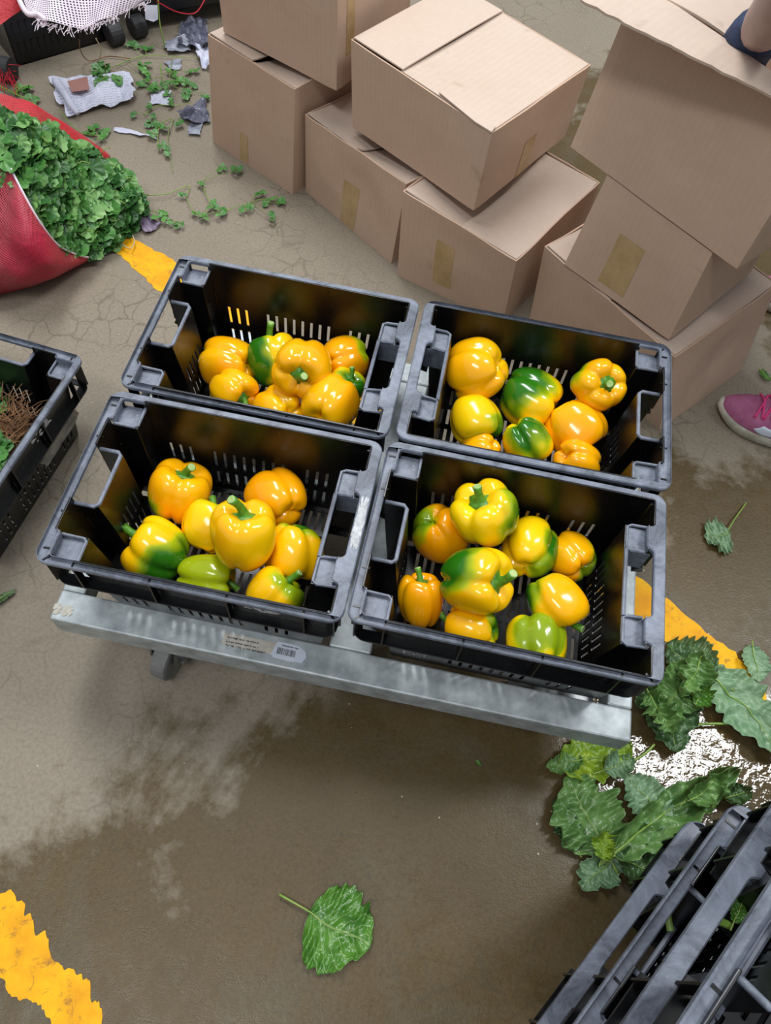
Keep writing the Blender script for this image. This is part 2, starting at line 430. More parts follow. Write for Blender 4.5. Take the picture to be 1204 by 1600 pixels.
def make_crate():
    root = empty('crate')
    xp, xq, yl = -.188, .184, .131
    # outline: (x, y, bump?, slots) where the entry describes the segment STARTING at that corner, counter-clockwise
    O = [(xq, yl, 0, [(-b_, -a_) for a_, b_ in LONG]),                # back long wall, right to left
         (-.15, yl, 1, []), (-.15, .092, 1, []), (xp, .092, 0, pitch(-.07, 2, .014)), (xp, .045, 1, []),
         (-.155, .045, 1, pitch(0, 5, .014)), (-.155, -.043, 1, []), (xp, -.043, 0, pitch(.07, 2, .014)), (xp, -.092, 1, []), (-.15, -.092, 1, []),
         (-.15, -yl, 0, LONG),                                          # front long wall, left to right
         (xq, -yl, 0, []), (xq, -.09, 1, []), (.15, -.09, 1, pitch(0, 11, .014)), (.15, .09, 1, []), (xq, .09, 0, [])]
    vs = []; ids = {}; fs = []
    def vid(x, y, z):
        q = taper(x, y, z); k = tuple(round(c, 5) for c in q)
        if k not in ids: ids[k] = len(vs); vs.append(q)
        return ids[k]
    N = len(O)
    for i in range(N):
        x0, y0, bump, slots = O[i]; x1, y1 = O[(i + 1) % N][:2]
        L = math.hypot(x1 - x0, y1 - y0); dx, dy = (x1 - x0) / L, (y1 - y0) / L
        # distance of slot edges from the segment start, slots given on the world axis of the wall
        s0 = x0 if abs(dx) > .5 else y0; sg = (dx if abs(dx) > .5 else dy)
        cols = []
        for a_, b_ in slots:
            if i == 0: a_, b_ = -a_, -b_
            q = sorted(((a_ - s0) * sg, (b_ - s0) * sg))
            if q[0] > .003 and q[1] < L - .003: cols.append(q)
        cols.sort(); cuts = [0]; holes = []
        for q in cols: holes.append(len(cuts)); cuts += q
        cuts.append(L)
        rings = FULL if not bump else [-.014] + FULL[2:]
        for c in range(len(cuts) - 1):
            for r in range(len(rings) - 1):
                za, zb = rings[r], rings[r + 1]
                if c in holes and (za, zb) in ((-.080, -.113), (-.126, -.152)): continue
                xa, ya = x0 + dx * cuts[c], y0 + dy * cuts[c]; xb, yb = x0 + dx * cuts[c + 1], y0 + dy * cuts[c + 1]
                fs.append((vid(xa, ya, za), vid(xb, yb, za), vid(xb, yb, zb), vid(xa, ya, zb)))
    m = MB(); m.add(vs, fs)
    m.build('side_walls', 'plastic', root, solid=.0028, offset=0, bevel=.0008)
    # base grid with slots
    poly = [taper(o[0], o[1], -.168)[:2] for o in O]
    def inside(x, y):
        r = False; n = len(poly)
        for i in range(n):
            (xa, ya), (xb, yb) = poly[i - 1], poly[i]
            if (ya > y) != (yb > y) and x < (xb - xa) * (y - ya) / (yb - ya) + xa: r = not r
        return r
    xs = [-.170]; 
    x = -.164
    while x < .162: xs += [x, x + .005]; x += .0125
    xs.append(.1665)
    ys = [-.1115]; 
    for k in range(5): ys += [-.104 + k * .043, -.104 + k * .043 + .034]
    ys.append(.1115)
    m = MB()
    for i in range(len(xs) - 1):
        for j in range(len(ys) - 1):
            cx, cy = (xs[i] + xs[i + 1]) / 2, (ys[j] + ys[j + 1]) / 2
            if not inside(cx, cy): continue
            if i % 2 == 1 and j % 2 == 1 and abs(cx) < .13 and (i // 2) % 6 != 0: continue
            m.add([(xs[i], ys[j], -.167), (xs[i + 1], ys[j], -.167), (xs[i + 1], ys[j + 1], -.167), (xs[i], ys[j + 1], -.167)], [(0, 1, 2, 3)])
    m.build('base_grid', 'plastic', root, solid=.003, offset=0, merge=.0001)
    # rim flange
    inner = [(xq, yl), (-.148, yl), (-.148, .129), (-.181, .129), (-.181, .094), (xp, .090), (xp, -.090), (-.181, -.094), (-.181, -.129), (-.148, -.129), (-.148, -yl), (xq, -yl),
             (xq, -.088), (.174, -.086), (.174, -.052), (xq, -.048), (xq, .048), (.174, .052), (.174, .086), (xq, .088)]
    m = MB(); plate(m, rr(.2, .141, .018), round_poly(inner, .005), 0, -.007)
    m.build('rim', 'rim', root)
    # lower flange, ribs
    m = MB()
    for s in (1, -1):
        pass
    for sg in (1, -1):
        oc = [(x, y) for x, y in rr(.1915, .1385, .018) if y > 0]
        tw = lambda x, y: taper(x, y, -.067)[:2]
        q = [(.1915, .052)] + oc + [(-.1915, .052), tw(xp + .001, .052), tw(xp + .001, yl - .001), tw(xq - .001, yl - .001), tw(xq - .001, .052)]
        plate(m, [(x, y * sg) for x, y in q], None, -.066, -.069, .0004)
    m.build('lower_flange', 'plastic', root)
    def rib(c, d, rot=None):
        m = MB(); m.box((0, 0, 0), d, rot); o = m.build('rib', 'plastic', root); o.location = c
    for s in (1, -1):
        for x in (-.15, -.05, .05, .15): rib((x, s * .1335, -.036), (.0025, .0105, .060))
        for x in (-.193, .193):
            for y in (.062, .118): rib((x * .985, s * y, -.036), (.010, .0025, .060))
        for x in (-.186, .186):
            rib((x * .99, s * .130, -.036), (.014, .0025, .06), Matrix.Rotation(s * (1 if x > 0 else -1) * .8, 3, 'Z'))
    # handles: lip round the hand opening
    def lip(pts, z, r=.0028):
        q = [(x * .993, y, z) for x, y in pts]
        return q
    m = MB(); m.tube(lip([(-.187, .046), (-.160, .046), (-.155, .041), (-.155, -.039), (-.160, -.044), (-.187, -.044)], -.013), .003, 8)
    m.build('handle', 'rim', root, smooth=True)
    m = MB(); m.tube(lip([(.151, -.050), (.151, .050)], -.013), .003, 8)
    for s in (1, -1): m.box((.167, s * .049, -.034), (.032, .002, .04))
    m.build('handle', 'rim', root)
    # stacking pockets
    for s in (1, -1):
        y0, y1 = (.0935, .129)
        m = MB(); m.box((-.1655, s * .111, -.0195), (.033, .037, .0035))
        m.tube([(-.183, s * .092, -.012), (-.153, s * .092, -.0135), (-.149, s * .096, -.0135), (-.149, s * .128, -.0135)], .0022, 6)
        m.box((-.183, s * .111, -.011), (.002, .037, .02))
        m.build('pocket', 'rim', root)
        m = MB(); m.box((.164, s * .069, -.0175), (.024, .037, .0035))
        m.tube([(.182, s * .089, -.010), (.156, s * .090, -.013), (.150, s * .086, -.013), (.150, s * .052, -.013), (.156, s * .049, -.013), (.174, s * .049, -.01)], .0022, 6)
        m.box((.1765, s * .069, -.011), (.002, .037, .02))
        m.build('pocket', 'rim', root)
    return root
def flecks(root, cx, y, z, w_, h_, n, seed, mat='white_paint', horiz=True, axis='y'):
    """torn remains of a white sticker / stencil on a crate wall"""
    rnd = random.Random(seed); m = MB()
    for k in range(n):
        x = cx + rnd.uniform(-.5, .5) * w_; zz = z + rnd.uniform(-.5, .5) * h_
        r = rnd.uniform(.0015, .0065); a0 = rnd.uniform(0, 6)
        pts = [(x + r * rnd.uniform(.6, 1.7) * math.cos(a0 + q), zz + r * rnd.uniform(.3, .9) * math.sin(a0 + q)) for q in (0, .9, 1.9, 2.8, 3.8, 4.9, 5.6)]
        if axis == 'y': vs = [(px, y - k * 3e-5, pz) for px, pz in pts]
        elif axis == 'z': vs = [(px, y + (pz - z), z + k * 2e-5) for px, pz in pts]
        m.add(vs, [tuple(range(7))[::-1]] if axis == 'z' else [tuple(range(7))])
    m.build('sticker_remains', mat, root)
H = .36
crate0 = make_crate()
def place_crate(x, y, z, rz, label, group=None, s=1.0, o=None):
    c = o or copy_tree(crate0); c.location = (x, y, z); c.rotation_euler = (0, 0, rz); c.scale = (s,) * 3
    tag(c, label, 'crate', group); return c
PI = math.pi
c_tr = place_crate(.2067, .1475, H, .0044 + PI, 'back right trolley crate, black plastic with eight peppers, nearest the pink shoe')
c_tl = place_crate(-.2022, .1418, H, -.0034, 'back left trolley crate, black plastic with eight peppers, nearest the coriander sack')
c_bl = place_crate(-.2043, -.1488, H, .004, 'front left trolley crate, black plastic with eight peppers, above the barcode sticker')
c_br = place_crate(.1998, -.1421, H, -.005, 'front right trolley crate, black plastic with nine peppers, nearest the kale leaves', o=crate0)
for c in (c_tr, c_tl, c_bl, c_br): c['group'] = 'pepper crates on the trolley'
R_ = lambda a: Matrix.Rotation(a, 3, 'Z')
ang = math.radians(264.3); q = P(132, 557, .170); cc = q - R_(ang) @ V((-.2, .141, 0))
c_l = place_crate(cc.x, cc.y, .170, ang, 'black crate on the floor at the left, holding roots and herb stalks')
S = 1.24; ang = math.radians(146); base = None
labs = ['lowest crate of the black stack in the bottom right corner',
        'second crate from the bottom of the black stack in the bottom right corner',
        'third crate from the bottom of the black stack in the bottom right corner',
        'topmost crate of the black stack in the bottom right corner']
for k, z in enumerate((.209, .332, .455, .565)):
    q = P(1083, 1271, .209); q.z = 0
    cc = q - R_(ang) @ V((.2 * S, -.141 * S, 0))
    place_crate(cc.x + .001 * k, cc.y, z, ang + (PI if k % 2 else 0), labs[k], 'nested crate stack in the bottom right', S)
flecks(c_bl, .09, -.1335, -.025, .05, .012, 26, 4)
flecks(c_bl, -.03, -.1335, -.012, .03, .006, 10, 5)
m = MB(); pts = []
for k in range(70):
    a = 2 * PI * k / 70; rx = .0062 * (abs(math.cos(a)) ** .5) * math.copysign(1, math.cos(a)); ry = .040 * (abs(math.sin(a)) ** .8) * math.copysign(1, math.sin(a))
    j = 1 + .35 * nz((math.cos(a) * 4, math.sin(a) * 14, 0), 2, 6)
    pts.append((.1918 + rx * j, .004 + ry * j, .0006))
m.add(pts, [tuple(range(70))]); m.build('worn_paint_patch', 'white_paint', c_bl)
flecks(c_br, .115, -.1335, -.015, .06, .014, 34, 7)
flecks(c_br, -.095, -.1335, -.016, .02, .010, 8, 8)
flecks(c_tl, -.02, -.1335, -.01, .12, .008, 20, 9)
m = MB(); pts = []
for k in range(60):
    a = 2 * PI * k / 60; rx = .062 * (abs(math.cos(a)) ** .4) * math.copysign(1, math.cos(a)); rz_ = .022 * (abs(math.sin(a)) ** .4) * math.copysign(1, math.sin(a))
    j = 1 + .16 * nz((math.cos(a) * 3, math.sin(a) * 3, 0), 2, 4) + .10 * nz((math.cos(a) * 9, math.sin(a) * 9, 0), 2, 5)
    x, z = -.085 + rx * j, -.105 + rz_ * j; pts.append((x, .131 * (1 - .15 * -z / .168) + .0032, z))
m.add(pts, [tuple(range(60))]); m.build('worn_label', 'label_grey', c_l)
flecks(c_l, -.04, .1335, -.028, .06, .018, 16, 12)

# ------------------------------------------------------------------ trolley
TZ = .190
tro = empty('trolley', (0, 0, 0), label='galvanised steel trolley on castors carrying the four pepper crates', cat='trolley')
def beam(name, x0, x1, y0, y1, z0=.142, z1=TZ):
    m = MB(); m.box(((x0 + x1) / 2, (y0 + y1) / 2, (z0 + z1) / 2), (x1 - x0, y1 - y0, z1 - z0)); return m.build(name, 'galvanised', tro, bevel=.003)
beam('front_rail', -.428, .418, -.306, -.259); beam('rear_rail', -.428, .418, .252, .297)
beam('end_rail', -.428, -.394, -.2588, .2518); beam('end_rail', .382, .418, -.2588, .2518)
beam('cross_rail', -.026, .036, -.2588, .2518)
beam('middle_rail', -.3938, -.0262, -.020, .018, .148, .187); beam('middle_rail', .0362, .3818, -.020, .018, .148, .187)
def castor(x, y, a):
    m = MB(); m.box((x, y, .1385), (.09, .075, .006))
    m.tube([(x, y, .135), (x, y, .118)], .022, 16)
    R = R_(a)
    for s in (1, -1):
        q = V((x, y, 0)) + R @ V((0, s * .019, 0))
        vs = [q + R @ V((dx, s * t, z)) for t in (0, .003) for dx, z in ((-.026, .118), (.026, .118), (.046, .056), (.038, .036), (.020, .036), (.012, .056))]
        m.add(vs, [(0, 1, 2, 3, 4, 5), (11, 10, 9, 8, 7, 6)] + [(k, (k + 1) % 6, 6 + (k + 1) % 6, 6 + k) for k in range(6)])
    c = m.build('castor', 'steel', tro, bevel=.0012)
    m = MB(); q = V((x, y, .041)) + R @ V((.030, 0, 0)); ax = R @ V((0, 1, 0))
    m.tube([q - ax * .014, q - ax * .012, q + ax * .012, q + ax * .014], [.036, .041, .041, .036], 28); m.build('wheel', 'grey_rubber', c, smooth=False)
    m = MB(); m.tube([q - ax * .028, q + ax * .028], .007, 6)
    for sx in (1, -1):
        for sy in (1, -1): m.tube([(x + sx * .036, y + sy * .028, .1355), (x + sx * .036, y + sy * .028, .126)], .007, 6)
    m.build('bolt', 'steel', c)
castor(-.280, -.246, -1.75); castor(.33, -.225, 2.6); castor(-.33, .235, .5); castor(.33, .235, 1.2)
# stickers on the front rail
def sticker(pix, z, mat, name, par):
    m = MB(); pts = [P(u, v, z) for u, v in pix]; m.add(pts, [tuple(range(len(pts)))]); return m.build(name, mat, par)
st = sticker([(350, 988), (435, 1005), (433, 1026), (420, 1022), (380, 1014), (346, 1006)], TZ + .0006, 'white_label', 'paper_label', tro)
def ink_rows(par, u0, v0, du, dv, rows, z, seed):
    rnd = random.Random(seed); m = MB()
    for r_ in range(rows):
        t = 0
        while t < 1:
            w_ = rnd.uniform(.01, .035)
            if rnd.random() < .8:
                h_ = .8 + rnd.random()
                a = [(u0 + du[0] * (t + e) + dv[0] * r_ + ox, v0 + du[1] * (t + e) + dv[1] * r_ + oy) for e, ox, oy in ((0, 0, 0), (w_ * .7, 0, 0), (w_ * .7, dv[0] * .0, h_ * 1.6), (0, 0, h_ * 1.6))]
                m.add([P(x, y, z) for x, y in a], [(0, 1, 2, 3)])
            t += w_
    m.build('print', 'ink', par)
ink_rows(st, 354, 994, (50, 10), (-1, 7), 2, TZ + .0010, 2)
ink_rows(st, 352, 1006, (62, 13), (0, 4), 1, TZ + .0010, 3)
st = sticker([(434, 1002), (466, 1009), (477, 1019), (478, 1028), (471, 1036), (450, 1033), (426, 1027), (423, 1022)], TZ + .0008, 'shoe_logo', 'barcode_sticker', tro)
m = MB(); rnd = random.Random(5); t = 0
while t < 1:
    w_ = rnd.choice((.02, .03, .05)); u0, v0 = 434 + 28 * t, 1011 + 6.5 * t
    m.add([P(u0, v0, TZ + .0012), P(u0 + 28 * w_, v0 + 6.5 * w_, TZ + .0012), P(u0 + 28 * w_ - 2.5, v0 + 6.5 * w_ + 10, TZ + .0012), P(u0 - 2.5, v0 + 10, TZ + .0012)], [(0, 1, 2, 3)]); t += w_ + rnd.choice((.02, .03, .04))
m.build('barcode', 'ink', st)
ink_rows(st, 440, 1007, (26, 6), (0, 0), 1, TZ + .0012, 7)
m = MB()
for k in range(26):
    u, v = random.uniform(84, 112), random.uniform(946, 960)
    p = P(u, v, TZ + .0007 + k * 2e-5); r = random.uniform(.002, .006)
    m.add([p + V((r * random.uniform(.5, 1.2) * math.cos(q), r * random.uniform(.5, 1.2) * math.sin(q), 0)) for q in (0, 1, 2, 3, 4, 5)], [tuple(range(6))])
m.build('paint_flakes', 'white_label', tro)

# ------------------------------------------------------------------ peppers
def pepper(u, v, z, d, stem, label, ripe=.5, gdir=None, gamt=0.0, gmax=1.0, elong=1.0, lobes=4, seed=0, group=None, stripes=0.0):
    c = P(u, v, z); dist = (c - CP).dot(CF); R = d * dist / F / 2
    ax = (CR * stem[0] + CU * stem[1] - CF * stem[2]).normalized()
    q = ax.to_track_quat('Z', 'Y').to_matrix()
    gd = (q.inverted() @ (CR * gdir[0] + CU * gdir[1] - CF * gdir[2]).normalized()) if gdir else V((0, 0, -1))
    rnd = random.Random(seed * 7 + 3); ph = rnd.uniform(0, 6.28)
    gro = [ph + 2 * PI * (k + rnd.uniform(-.13, .13)) / lobes for k in range(lobes)]
    dep = [rnd.uniform(.75, 1.25) for _ in gro]; lob = [rnd.uniform(.93, 1.06) for _ in gro]
    Hh = R * 2 * .98 * elong; nu, nv = 44, 72
    vs = []; tint = []
    for i in range(nu + 1):
        a = -PI / 2 + PI * i / nu; ca = max(math.cos(a), 0); sa = math.sin(a)
        rho = ca ** .64; zz = math.copysign(abs(sa) ** .86, sa) * Hh / 2
        shape = (1 + .12 * sa - .04 * sa * sa)
        for k in range(nv):
            f = 2 * PI * k / nv
            g = 0; l = 1
            for gi, ga in enumerate(gro):
                dd = (f - ga + PI) % (2 * PI) - PI
                g += dep[gi] * math.exp(-(abs(dd) / .23) ** 1.6); l += (lob[gi] - 1) * math.exp(-((abs(dd) - PI / lobes) / .5) ** 2)
            end = abs(sa) ** 1.5
            r = R * rho * shape * (1 - (.085 + .15 * end) * g) * l * 1.0
            z1 = zz * (1 - .14 * end * g)
            z1 -= math.copysign(1, sa) * Hh * (.20 if sa > 0 else .12) * math.exp(-(rho / (.42 if sa > 0 else .36)) ** 2)
            z1 += Hh * .03 * end * math.cos(f - ph) 
            p = V((r * math.cos(f), r * math.sin(f), z1))
            n_ = nz(p, 18, seed); p *= 1 + .035 * n_
            vs.append(p)
            gm = 0
            if gamt > 0:
                pd = p.normalized().dot(gd)
                gm = (pd - (1 - 2 * gamt)) * 1.65 + .06 + .7 * nz(p, 24, seed + 5) + .3 * nz(p, 60, seed + 6) + stripes * (g - .3)
                gm = min(max(gm, 0), gmax)
            tint.append((gm, min(max(ripe + .35 * nz(p, 15, seed + 2), 0), 1), 0, 1))
    fs = [(i * nv + k, i * nv + (k + 1) % nv, (i + 1) * nv + (k + 1) % nv, (i + 1) * nv + k) for i in range(nu) for k in range(nv)]
    me = bpy.data.meshes.new('bell_pepper'); me.from_pydata(vs, [], fs)
    me.materials.append(M['pepper'])
    ca_ = me.color_attributes.new('tint', 'FLOAT_COLOR', 'POINT')
    for i, t in enumerate(tint): ca_.data[i].color = t
    for p in me.polygons: p.use_smooth = True
    o = bpy.data.objects.new('bell_pepper', me); COL.objects.link(o); o.location = c; o.rotation_euler = q.to_euler()
    tag(o, label, 'bell pepper', 'peppers in ' + T)
    # stem with calyx
    m = MB(); top = Hh * .5 - Hh * .19; bend = rnd.uniform(-.7, .7), rnd.uniform(-.7, .7)
    L = R * rnd.uniform(.42, .62)
    pts = [V((bend[0] * L * t * t, bend[1] * L * t * t, top - .003 + L * 1.25 * t)) for t in (0, .15, .35, .6, .85, 1)]
    m.tube(pts, [R * .30, R * .20, R * .14, R * .12, R * .125, R * .14], 10)
    n6 = 20
    vv = [V((0, 0, top + .004))]
    for k in range(n6):
        f = 2 * PI * k / n6; rr_ = R * (.34 + .045 * math.cos(5 * f + ph) + .03 * math.cos(11 * f))
        vv.append(V((rr_ * math.cos(f), rr_ * math.sin(f), top + .002 + rr_ * .10)))
    for k in range(n6): vv.append(V((vv[k + 1].x * .97, vv[k + 1].y * .97, vv[k + 1].z - .004)))
    m.add(vv, [(0, 1 + k, 1 + (k + 1) % n6) for k in range(n6)] + [(1 + k, 1 + n6 + k, 1 + n6 + (k + 1) % n6, 1 + (k + 1) % n6) for k in range(n6)])
    s_ = m.build('stem', 'stem', o, smooth=True)
    m = MB(); e = pts[-1]; d_ = (pts[-1] - pts[-2]).normalized(); m.tube([e - d_ * .0005, e + d_ * .0012], [R * .137, R * .11], 10); m.build('cut_end', 'stem_cut', s_)
    return o
gTL, gTR, gBL, gBR = [None] * 4
T = 'back left trolley crate'
pepper(358, 568, 0.243, 88, (-.85, .15, -.5), f'plain orange pepper lying on its side at the left in {T}', .85, seed=1, lobes=3)
pepper(426, 562, 0.253, 82, (-.15, .9, .1), f'pepper half dark green and half yellow, stem up, in {T}', .35, (-1, -.25, .3), .50, elong=1.05, seed=2)
pepper(472, 574, 0.299, 90, (-.06, -.62, .78), f'orange pepper with its stem end facing the viewer, on top in {T}', .8, seed=3, elong=1.08)
pepper(536, 563, 0.251, 76, (.75, .25, -.6), f'darker orange pepper behind the others at the right in {T}', .95, (1, 1, 0), .2, seed=4, lobes=3)
pepper(538, 606, 0.251, 62, (.5, .6, .5), f'small yellow pepper with green patch, half hidden at right of {T}', .3, (.6, .2, .7), .3, seed=5)
pepper(515, 634, 0.277, 90, (.4, .55, -.55), f'yellow-orange pepper closest to the front right corner in {T}', .65, seed=6, lobes=3)
pepper(364, 612, 0.261, 74, (.75, -.5, .4), f'yellow-orange pepper at the front left, stem to the right, in {T}', .6, seed=7)
pepper(437, 642, 0.245, 78, (-.5, .2, -.6), f'yellow pepper mostly hidden behind the front wall, in {T}', .5, seed=8)
T = 'back right trolley crate'
pepper(745, 580, 0.287, 96, (-.8, -.1, -.5), f'large yellow-orange ridged pepper lying at the back left in {T}', .65, seed=11, elong=.95)
pepper(742, 655, 0.253, 82, (.25, -.75, .2), f'yellow pepper with a green patch low on its right, in {T}', .3, (.7, -.75, .2), .34, seed=12, lobes=3)
pepper(828, 622, 0.255, 98, (.75, -.55, .15), f'big half green pepper, stem to the lower right, in {T}', .3, (-.5, .75, .35), .52, seed=13)
pepper(936, 602, 0.301, 84, (.12, -.10, .95), f'orange-yellow pepper showing its stem end at the back right in {T}', .65, (-.9, .4, -.3), .22, seed=14, lobes=5)
pepper(898, 668, 0.261, 90, (.55, -.72, .1), f'plain orange pepper with a long stem to the lower right, in {T}', .9, seed=15, lobes=3)
pepper(822, 690, 0.255, 78, (.5, -.7, -.3), f'yellow pepper with green streaks on top, at the front centre in {T}', .3, (-.1, .4, .8), .40, seed=16, stripes=.5)
pepper(752, 706, 0.243, 62, (-.5, -.2, -.5), f'yellow-orange pepper nearly hidden at the front left in {T}', .65, seed=17)
pepper(900, 722, 0.259, 72, (.6, -.3, -.5), f'plain orange pepper half hidden behind the front wall, in {T}', .8, seed=18, lobes=3)
T = 'front left trolley crate'
pepper(281, 769, 0.249, 96, (.30, .78, .35), f'orange pepper with an upright stem at the back left in {T}', .75, (-.8, -.6, .1), .2, seed=21, lobes=4)
pepper(246, 858, 0.245, 100, (-.75, .5, .15), f'yellow pepper with dark green lower side, stem to the left, in {T}', .35, (.55, -.7, .3), .42, seed=22, elong=1.0)
pepper(325, 822, 0.247, 84, (.2, .7, -.1), f'yellow pepper half hidden behind the topmost one, in {T}', .3, (.3, .9, -.2), .2, seed=23, lobes=3)
pepper(379, 836, 0.305, 108, (.13, .82, .42), f'largest yellow-orange pepper, standing on top of the pile in {T}', .5, seed=24, elong=1.02)
pepper(433, 779, 0.257, 92, (-.6, .45, -.55), f'plain orange pepper lying at the back right in {T}', .85, seed=25, lobes=3)
pepper(458, 862, 0.259, 92, (-.1, -.8, -.1), f'golden pepper with its stem pointing down, at the right in {T}', .5, (.3, .9, -.2), .2, seed=26)
pepper(322, 902, 0.239, 76, (.93, -.12, .1), f'long olive-green pepper lying flat at the front in {T}', .1, (.0, -.2, 1), .75, gmax=.55, elong=1.3, lobes=3, seed=27)
pepper(428, 930, 0.265, 88, (.6, .6, .1), f'yellow pepper with a green shoulder at the front right in {T}', .45, (.9, .5, .2), .3, seed=28, lobes=3)
T = 'front right trolley crate'
pepper(686, 832, 0.245, 90, (.3, -.5, -.7), f'orange pepper with green left edge, at the back left in {T}', .85, (-.9, .4, .0), .3, seed=31, lobes=3)
pepper(757, 804, 0.315, 108, (-.28, .62, .62), f'big yellow pepper with a green right side and upright stem, in {T}', .25, (.95, -.1, -.1), .36, elong=.9, seed=32, lobes=5)
pepper(826, 857, 0.261, 86, (.25, .6, -.55), f'yellow pepper with green right half, beside the big stemmed one, in {T}', .4, (.95, -.15, .2), .4, elong=1.1, seed=33, lobes=3)
pepper(892, 871, 0.249, 80, (-.3, .4, -.7), f'orange pepper with dark green right edge, at back right in {T}', .85, (.95, -.1, .1), .32, seed=34)
pepper(744, 907, 0.297, 112, (.74, -.02, .52), f'biggest pepper, with green left shoulder and stem to the right, in {T}', .4, (-.75, .6, .2), .36, seed=35, elong=1.0)
pepper(657, 938, 0.249, 76, (-.02, .86, .30), f'tall narrow orange pepper standing upright at the left in {T}', .9, seed=36, elong=1.2)
pepper(737, 984, 0.247, 84, (-.7, .1, -.3), f'yellow-orange pepper with a green right tip, at the front in {T}', .55, (.95, .1, .1), .26, seed=37)
pepper(868, 941, 0.271, 94, (.50, -.75, .12), f'pepper with green left side and curved stem at lower right, in {T}', .55, (-.95, .1, -.1), .34, seed=38, lobes=3, elong=1.02)
pepper(838, 1008, 0.253, 98, (.05, .55, -.30), f'lime yellow pepper with green grooves at the front wall, in {T}', .05, (0, .5, .8), .34, gmax=.7, seed=39, lobes=5, stripes=.8)

# ------------------------------------------------------------------ cardboard boxes
def carton(name, label, base, top, seed=0, rough=.004, flaps='closed', sink=(.004, .004), tape=None, mat='card', split=.5, tilt=0.0, long_axis=0):
    """base/top: four corners each, order front-left, front-right, back-right, back-left"""
    base = [V(q) for q in base]; top = [V(q) for q in top]
    root = empty(name, (base[0] + base[1] + base[2] + base[3]) / 4, label=label, cat='cardboard box', group='cardboard boxes in the pile')
    org = root.location.copy()
    cen = sum(base + top, V()) / 8
    m = MB()
    for i in range(4):
        b0, b1, t0, t1 = base[i], base[(i + 1) % 4], top[i], top[(i + 1) % 4]
        nn = (b1 - b0).cross(t0 - b0).normalized()
        def fn(u, v, b0=b0, b1=b1, t0=t0, t1=t1, nn=nn):
            p = b0.lerp(b1, u).lerp(t0.lerp(t1, u), v)
            e = math.sin(PI * u) * (.35 + .65 * math.sin(PI * min(v * 1.1, 1)))
            p = p + nn * rough * (nz(p, 6, seed) * 1.6 * e + .25 * nz(p, 22, seed) * e)
            if v > .99: p = p + V((0, 0, .25 * rough * nz(p, 18, seed + 1)))
            return p - org
        L1 = (b1 - b0).length; m.grid(20, 14, fn, (L1, (t0 - b0).length))
    m.grid(4, 4, lambda u, v: base[0].lerp(base[1], u).lerp(base[3].lerp(base[2], u), v) - org + V((0, 0, .002)))
    m.build('body', mat, root, solid=.0038, offset=1, merge=.0005)
    def quad(u, v, dz=0):
        return top[0].lerp(top[1], u).lerp(top[3].lerp(top[2], u), v) + V((0, 0, dz))
    if flaps == 'closed':
        rng = [(0.003, split + .012), (split, .997)]
        for k, (a0, a1) in enumerate(rng):
            m = MB()
            def fn(u, v, a0=a0, a1=a1, k=k):
                a = a0 + (a1 - a0) * u; q = .006 + .988 * v
                uu, vv = (a, q) if long_axis == 0 else (q, a)
                edge = (u if k == 0 else 1 - u)
                lift = tilt * (edge if k == 0 else 0)
                dip = -sink[k] * math.sin(PI * min(max(vv, 0), 1)) ** .6 * (.25 + .75 * edge ** .8)
                p = quad(uu, vv, -.002 + dip + lift + (0.0035 if k == 0 else 0))
                return p + V((0, 0, rough * .8 * nz(p, 8, seed + 3) * math.sin(PI * v) * math.sin(PI * u))) - org
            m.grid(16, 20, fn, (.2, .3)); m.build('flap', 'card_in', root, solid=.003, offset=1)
    if tape:
        for face, u0, u1, v0, v1 in tape:
            b0, b1, t0, t1 = base[face], base[(face + 1) % 4], top[face], top[(face + 1) % 4]
            nn = (b1 - b0).cross(t0 - b0).normalized()
            m = MB()
            def fn(u, v):
                uu, vv = u0 + (u1 - u0) * u, v0 + (v1 - v0) * v
                p = b0.lerp(b1, uu).lerp(t0.lerp(t1, uu), vv)
                e = math.sin(PI * uu) * (.35 + .65 * math.sin(PI * min(vv * 1.1, 1)))
                return p + nn * (rough * (nz(p, 6, seed) * 1.6 * e + .25 * nz(p, 22, seed) * e) + .0045) - org
            m.grid(6, 10, fn); m.build('tape', 'tape', root)
    return root, top, org
def back(a, b_, L, skew=0.0):
    d = V((b_.x - a.x, b_.y - a.y, 0)); p = V((-d.y, d.x, 0)).normalized() * L + d.normalized() * skew; return p
def fl(q, z): return V((q.x, q.y, z))
# A
bl, br = P(335, 222), P(457, 302); tl, tr_ = P(327, 54, .262), P(460, 138, .262); k = back(bl, br, .27)
carton('cardboard_box', 'tall cardboard box on the floor beside the plastic scraps, leftmost of the pile', [bl, br, br + k, bl + k], [tl, tr_, tr_ + k, tl + k], 1, sink=(.012, .03), tape=[(0, .36, .46, .02, .3)])
# A2
bl, br = P(352, 50, .268), P(525, 140, .268); k = back(bl, br, .27, -.01)
tl, tr_ = fl(P(337, -35, .44), .47), fl(P(519, 0, .40), .47); tl = bl + V((-.005, .0, .21)); tr_ = br + V((0, 0, .21))
carton('cardboard_box', 'cardboard box resting on top of the leftmost box beside the plastic scraps', [bl, br, br + k, bl + k], [tl, tr_, tr_ + k, tl + k], 2, tape=[(1, .1, .2, .3, 1)])
# B
bl, br = P(480, 299), P(611, 410); tl, tr_ = P(479, 179, .2), P(634, 287, .2); k = back(bl, br, .31, -.01)
carton('cardboard_box', 'crushed cardboard box on the floor, just right of the leftmost box', [bl, br, br + k, bl + k], [tl, tr_, tr_ + k, tl + k], 3, rough=.009, sink=(.04, .045), tape=[(0, .42, .58, .02, .55)])
